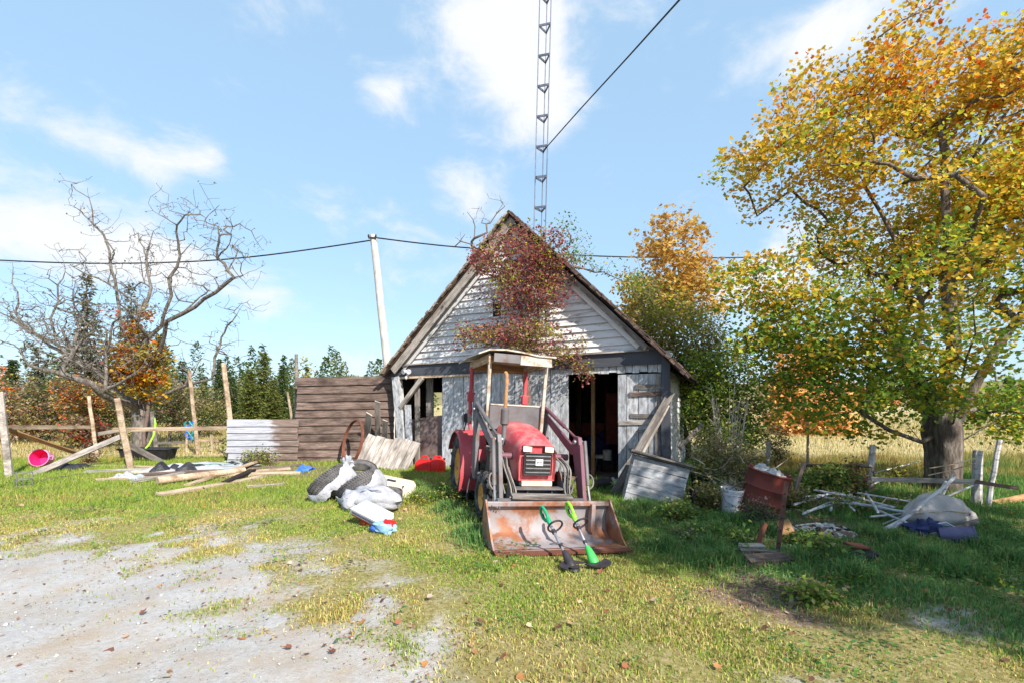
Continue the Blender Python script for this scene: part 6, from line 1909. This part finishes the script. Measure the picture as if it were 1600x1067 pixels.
# rusty angle bar on a wooden sill
p = gnd(1213, 872); q = at(1229, 752, p.y + .12)
T = thing('angle_bar', 'rusty upright steel angle bar before the drum', 'steel bar', p)
d = q - p
MB().bar((0, 0, -.05), d, .045, .008, (1, -.4, 0)).build('flange', 'dark_rust', T); MB().bar(Vector((.02, .02, -.05)), d + Vector((.02, .02, 0)), .008, .045, (1, -.4, 0)).build('flange', 'dark_rust', T)
for k in range(5): e = d * (.2 + .16 * k); MB().tube([e + Vector((0, -.012, 0)), e + Vector((0, -.003, 0))], .007, 6).build('bolt_hole', 'void', T)
for a, b, w_, m_, lb, l0 in (((1168, 884), (1244, 878), .16, 'brown_wood', 'thick weathered timber at the foot of the angle bar', .05), ((1160, 868), (1215, 872), .05, 'grey_wood', 'thin grey lath beside the thick timber', .06), ((1155, 860), (1190, 862), .08, 'silver_wood', 'short pale block at the end of the thick timber', .06), ((1180, 860), (1196, 817), .05, 'rust_iron', 'short rusty stake leaning near the angle bar', .0)):
    if m_ == 'rust_iron':
        p = gnd(*a); o = board('stake', p, at(b[0], b[1], p.y + .1), w_, .03, m_)
        tag(o, lb, 'stake')
    else: ground_plank(a, b, w_, m_, lb, l0, l0, .07 if w_ > .1 else .04, 'timbers at the foot of the angle bar', 'timber')
sheet('blue_scrap', 'pale blue plastic scrap beside the angle bar', 'scrap', 1242, 857, .10, .06, .06, 'pale_blue', 21)
p = gnd(1240, 850); tag(board('tan_board', p, p + Vector((-.07, .12, .26)), .16, .02, 'fresh_wood', jag=.02), 'small tan board propped behind the blue scrap', 'board')


# speckled rubble mound
def mound(name, label, cat, px, py, rx, ry, h, seed, mats, n, s0, s1):
    c = gnd(px, py); rng = random.Random(seed); T = thing(name, label, cat, c)
    MB().blob((0, 0, 0), (rx, ry, h), .2, seed, 24, 14, flat=-.02).build('core', 'earth', T, smooth=60)
    groups = {m: MB() for m in mats}
    for k in range(n):
        a = rng.uniform(0, 6.28); q = math.sqrt(rng.random()); x, y = rx * q * math.cos(a), ry * q * math.sin(a)
        z = h * math.sqrt(max(0, 1 - q * q)) * .95; s = rng.uniform(s0, s1)
        groups[rng.choice(mats)].blob((x, y, z), (s, s * rng.uniform(.6, 1), s * rng.uniform(.4, .8)), .4, k, 6, 4)
    for m, g in groups.items():
        o = g.build('rubble', m, T); o['kind'] = 'stuff'
    return T


mound('rubble_mound', 'speckled mound of white rubble behind the tan board', 'rubble', 1284, 838, .42, .24, .16, 4, ['stone_white', 'stone_white', 'dark_wood'], 260, .012, .04)
# heap of white poles
tips = [((1190, 784), (1305, 768), .05, .03), ((1255, 812), (1375, 762), .018, .03), ((1300, 775), (1420, 832), .02, .02), ((1290, 790), (1415, 820), .02, .06), ((1272, 780), (1350, 800), .02, .08), ((1320, 790), (1335, 815), .018, .05), ((1350, 772), (1372, 828), .02, .1), ((1240, 800), (1340, 770), .018, .04), ((1310, 800), (1400, 808), .02, .04),
        ((1330, 802), (1430, 818), .022, .03), ((1385, 833), (1430, 815), .026, .03), ((1280, 770), (1395, 815), .018, .08), ((1300, 765), (1440, 748), .014, .2), ((1250, 790), (1300, 782), .018, .02), ((1340, 785), (1440, 800), .018, .03), ((1260, 806), (1330, 792), .018, .03), ((1298, 806), (1303, 790), .02, .03), ((1360, 820), (1440, 812), .016, .02)]
samep = 'slim white grey pole in the tangled heap before the maple'
for k, (a, b, r_, l) in enumerate(tips):
    p, q = gnd(*a), gnd(*b); p.z += .07 + .025 * (k % 5); q.z += .09 + l * 1.6
    tag(pole('pole', p, q, r_, r_ * .85, 'white_pole' if k else 'grey_wood', n=7, wob=.006), samep if k else 'thick grey log lying at the back of the pole heap', 'pole', 'heap of poles before the maple')
for a, b, r_, lb in (((1388, 832), (1492, 745), .024, 'long pale pole rising steeply toward the maple'), ((1372, 822), (1520, 758), .016, 'thin pole slanting up to the stout white post'), ((1462, 800), (1488, 740), .018, 'bluish prop pole standing over the tan bundle'), ((1440, 818), (1478, 752), .022, 'second pole of the prop leaning over the tan bundle')):
    p = gnd(*a); q = at(b[0], b[1], p.y + (.8 if b[0] > 1500 else .45)); tag(pole('pole', p, q, r_, r_ * .9, 'white_post', n=7, wob=.006), lb, 'pole', 'poles propped over the bundle')
# tan bundle, bins, barrel pieces
c = gnd(1484, 828); T = thing('tarp_bundle', 'big rounded tan tarp bundle under the propped poles', 'bundle', c + Vector((0, .2, 0)))
MB().blob((0, 0, .16), (.42, .28, .27), .14, 11, 32, 18, freq=1.8, flat=-.18).build('bundle', 'tan_tarp', T, smooth=60)
MB().tube([(-.4, -.1, .2), (-.1, -.29, .28), (.2, -.28, .25), (.41, -.05, .15)], .008, 6).build('cord', 'pale_wood', T, smooth=60)
c = gnd(1452, 838); T = thing('cloth_heap', 'dark navy cloth heap in front of the tan bundle', 'cloth', c)
MB().blob((0, .05, .08), (.20, .14, .13), .4, 13, 22, 14, freq=2.6, flat=-.07).build('cloth', 'navy_cloth', T, smooth=60)
c = gnd(1508, 850); T = thing('bin', 'dull violet plastic bin lying on its side', 'bin', c, (0, 0, R(20)))
Mt = Matrix.Translation((0, .05, .1)) @ Vector((.6, -.8, .1)).to_track_quat('Z', 'Y').to_matrix().to_4x4()
MB().lathe([(0, -.2), (.085, -.2), (.115, .12), (.125, .12), (.125, .135), (.108, .135), (.078, -.18), (0, -.18)], 20, Mt).build('shell', 'violet_plastic', T, smooth=40)
p, q = gnd(1455, 842), gnd(1510, 828); tag(pole('log', p + Vector((0, 0, .05)), q + Vector((0, -.15, .16)), .03, .035, 'grey_wood', n=8), 'grey branch lying over the navy cloth', 'log')
for k, (px, py, lb) in enumerate(((1463, 835, 'blue strap tangle on the navy cloth'),)):
    c = gnd(px, py); T = thing('strap_tangle', lb, 'strap', c)
    for j in range(4): MB().tube([(-.12 + .05 * j, -.1, .16), (.02 * j, -.14, .2 - .02 * j), (.1, -.16 + .02 * j, .14), (.2, -.16, .03)], .008, 5).build('strap', 'pale_blue' if j % 2 else 'white_plastic', T, smooth=60)
c = gnd(1352, 878); T = thing('stump', 'black charred stump with a rusty plate on top', 'stump', c)
MB().blob((0, .1, .05), (.20, .14, .09), .25, 17, 20, 12, flat=-.06).build('base', 'black_metal', T, smooth=60)
MB().box((-.02, .1, .15), (.2, .16, .03), Matrix.Rotation(R(6), 3, 'Y')).build('plate', 'rust_iron', T, bevel=.008)
p = gnd(1590, 792); tag(board('pale_plank', gnd(1555, 790) + Vector((0, 0, .05)), gnd(1640, 778) + Vector((0, 0, .1)), .12, .04, 'fresh_wood', face=(0, -.4, 1)), 'pale plank lying by the thin leaning stake', 'plank')

# ------------------------------------------------------------------ inside the right doorway
def inside(px, py):
    p = gnd(px, py); return p


c = gnd(915, 745) + Vector((0, .6, 0)); T = thing('teal_pail', 'teal pail just inside the right doorway', 'pail', c)
MB().lathe([(0, 0), (.13, 0), (.16, .3), (.17, .31), (.15, .31), (.12, .03), (0, .03)], 18).build('shell', 'teal_plastic', T, smooth=40); MB().tube([(-.16, 0, .3), (0, -.12, .36), (.16, 0, .3)], .006, 5).build('handle', 'grey_metal', T)
c = gnd(946, 745) + Vector((0, .7, 0)); T = thing('camp_stool', 'small stool with a pale round seat in the doorway', 'stool', c)
MB().lathe([(0, .36), (.15, .36), (.16, .39), (.14, .43), (0, .44)], 18).build('seat', 'tan_plastic', T, smooth=40)
for k in range(4): a = .6 + k * 1.571; MB().tube([(.1 * math.cos(a), .1 * math.sin(a), .37), (.17 * math.cos(a), .17 * math.sin(a), -.02)], .012, 6).build('leg', 'grey_metal', T)
c = gnd(960, 748) + Vector((.02, .9, 0)); T = thing('paint_tin', 'cream tin standing on a block beside the door edge', 'tin', c)
MB().box((0, 0, .16), (.26, .2, .32)).build('block', 'dark_wood', T, bevel=.01); MB().lathe([(0, .32), (.11, .32), (.11, .55), (.10, .56), (0, .55)], 18).build('can', 'cream_rust', T, smooth=40)
c = gnd(928, 747) + Vector((0, .5, 0)); T = thing('leaning_plate', 'grey green plate leaning just inside the doorway', 'plate', c, (R(-14), R(-12), R(10)))
board('plate', (0, 0, 0), (0, 0, .46), .2, .04, 'grey_wood', T)
c = gnd(945, 740) + Vector((.1, 1.6, 0)); T = thing('tarp_heap', 'dark blue tarp heap deep inside the right doorway', 'tarp', c)
MB().blob((0, 0, .35), (.55, .4, .5), .25, 23, 22, 14, flat=-.35).build('tarp', 'navy_cloth', T, smooth=60)
c = gnd(950, 768); T = thing('black_pot', 'black cylinder pot lying before the right doorway', 'pot', c + Vector((-.05, .25, 0)), (0, 0, R(15)))
MB().lathe([(0, -.16), (.1, -.16), (.11, -.12), (.11, .16), (.095, .16), (.09, -.13), (0, -.13)], 18, Matrix.Translation((0, 0, .11)) @ Matrix.Rotation(R(90), 4, 'Y')).build('shell', 'black_metal', T, smooth=40)
MB().tube([(.1, -.08, .16), (.14, -.14, .14), (.1, -.12, .06)], .008, 6).build('handle', 'grey_metal', T)
sheet('white_rag', 'white plastic rag on the ground before the right doorway', 'rag', 957, 754, .22, .14, .16, 'white_bag', 25)
sheet('white_rag', 'white paper scraps under the tilted box', 'rag', 1020, 795, .3, .07, .05, 'white_bag', 26)
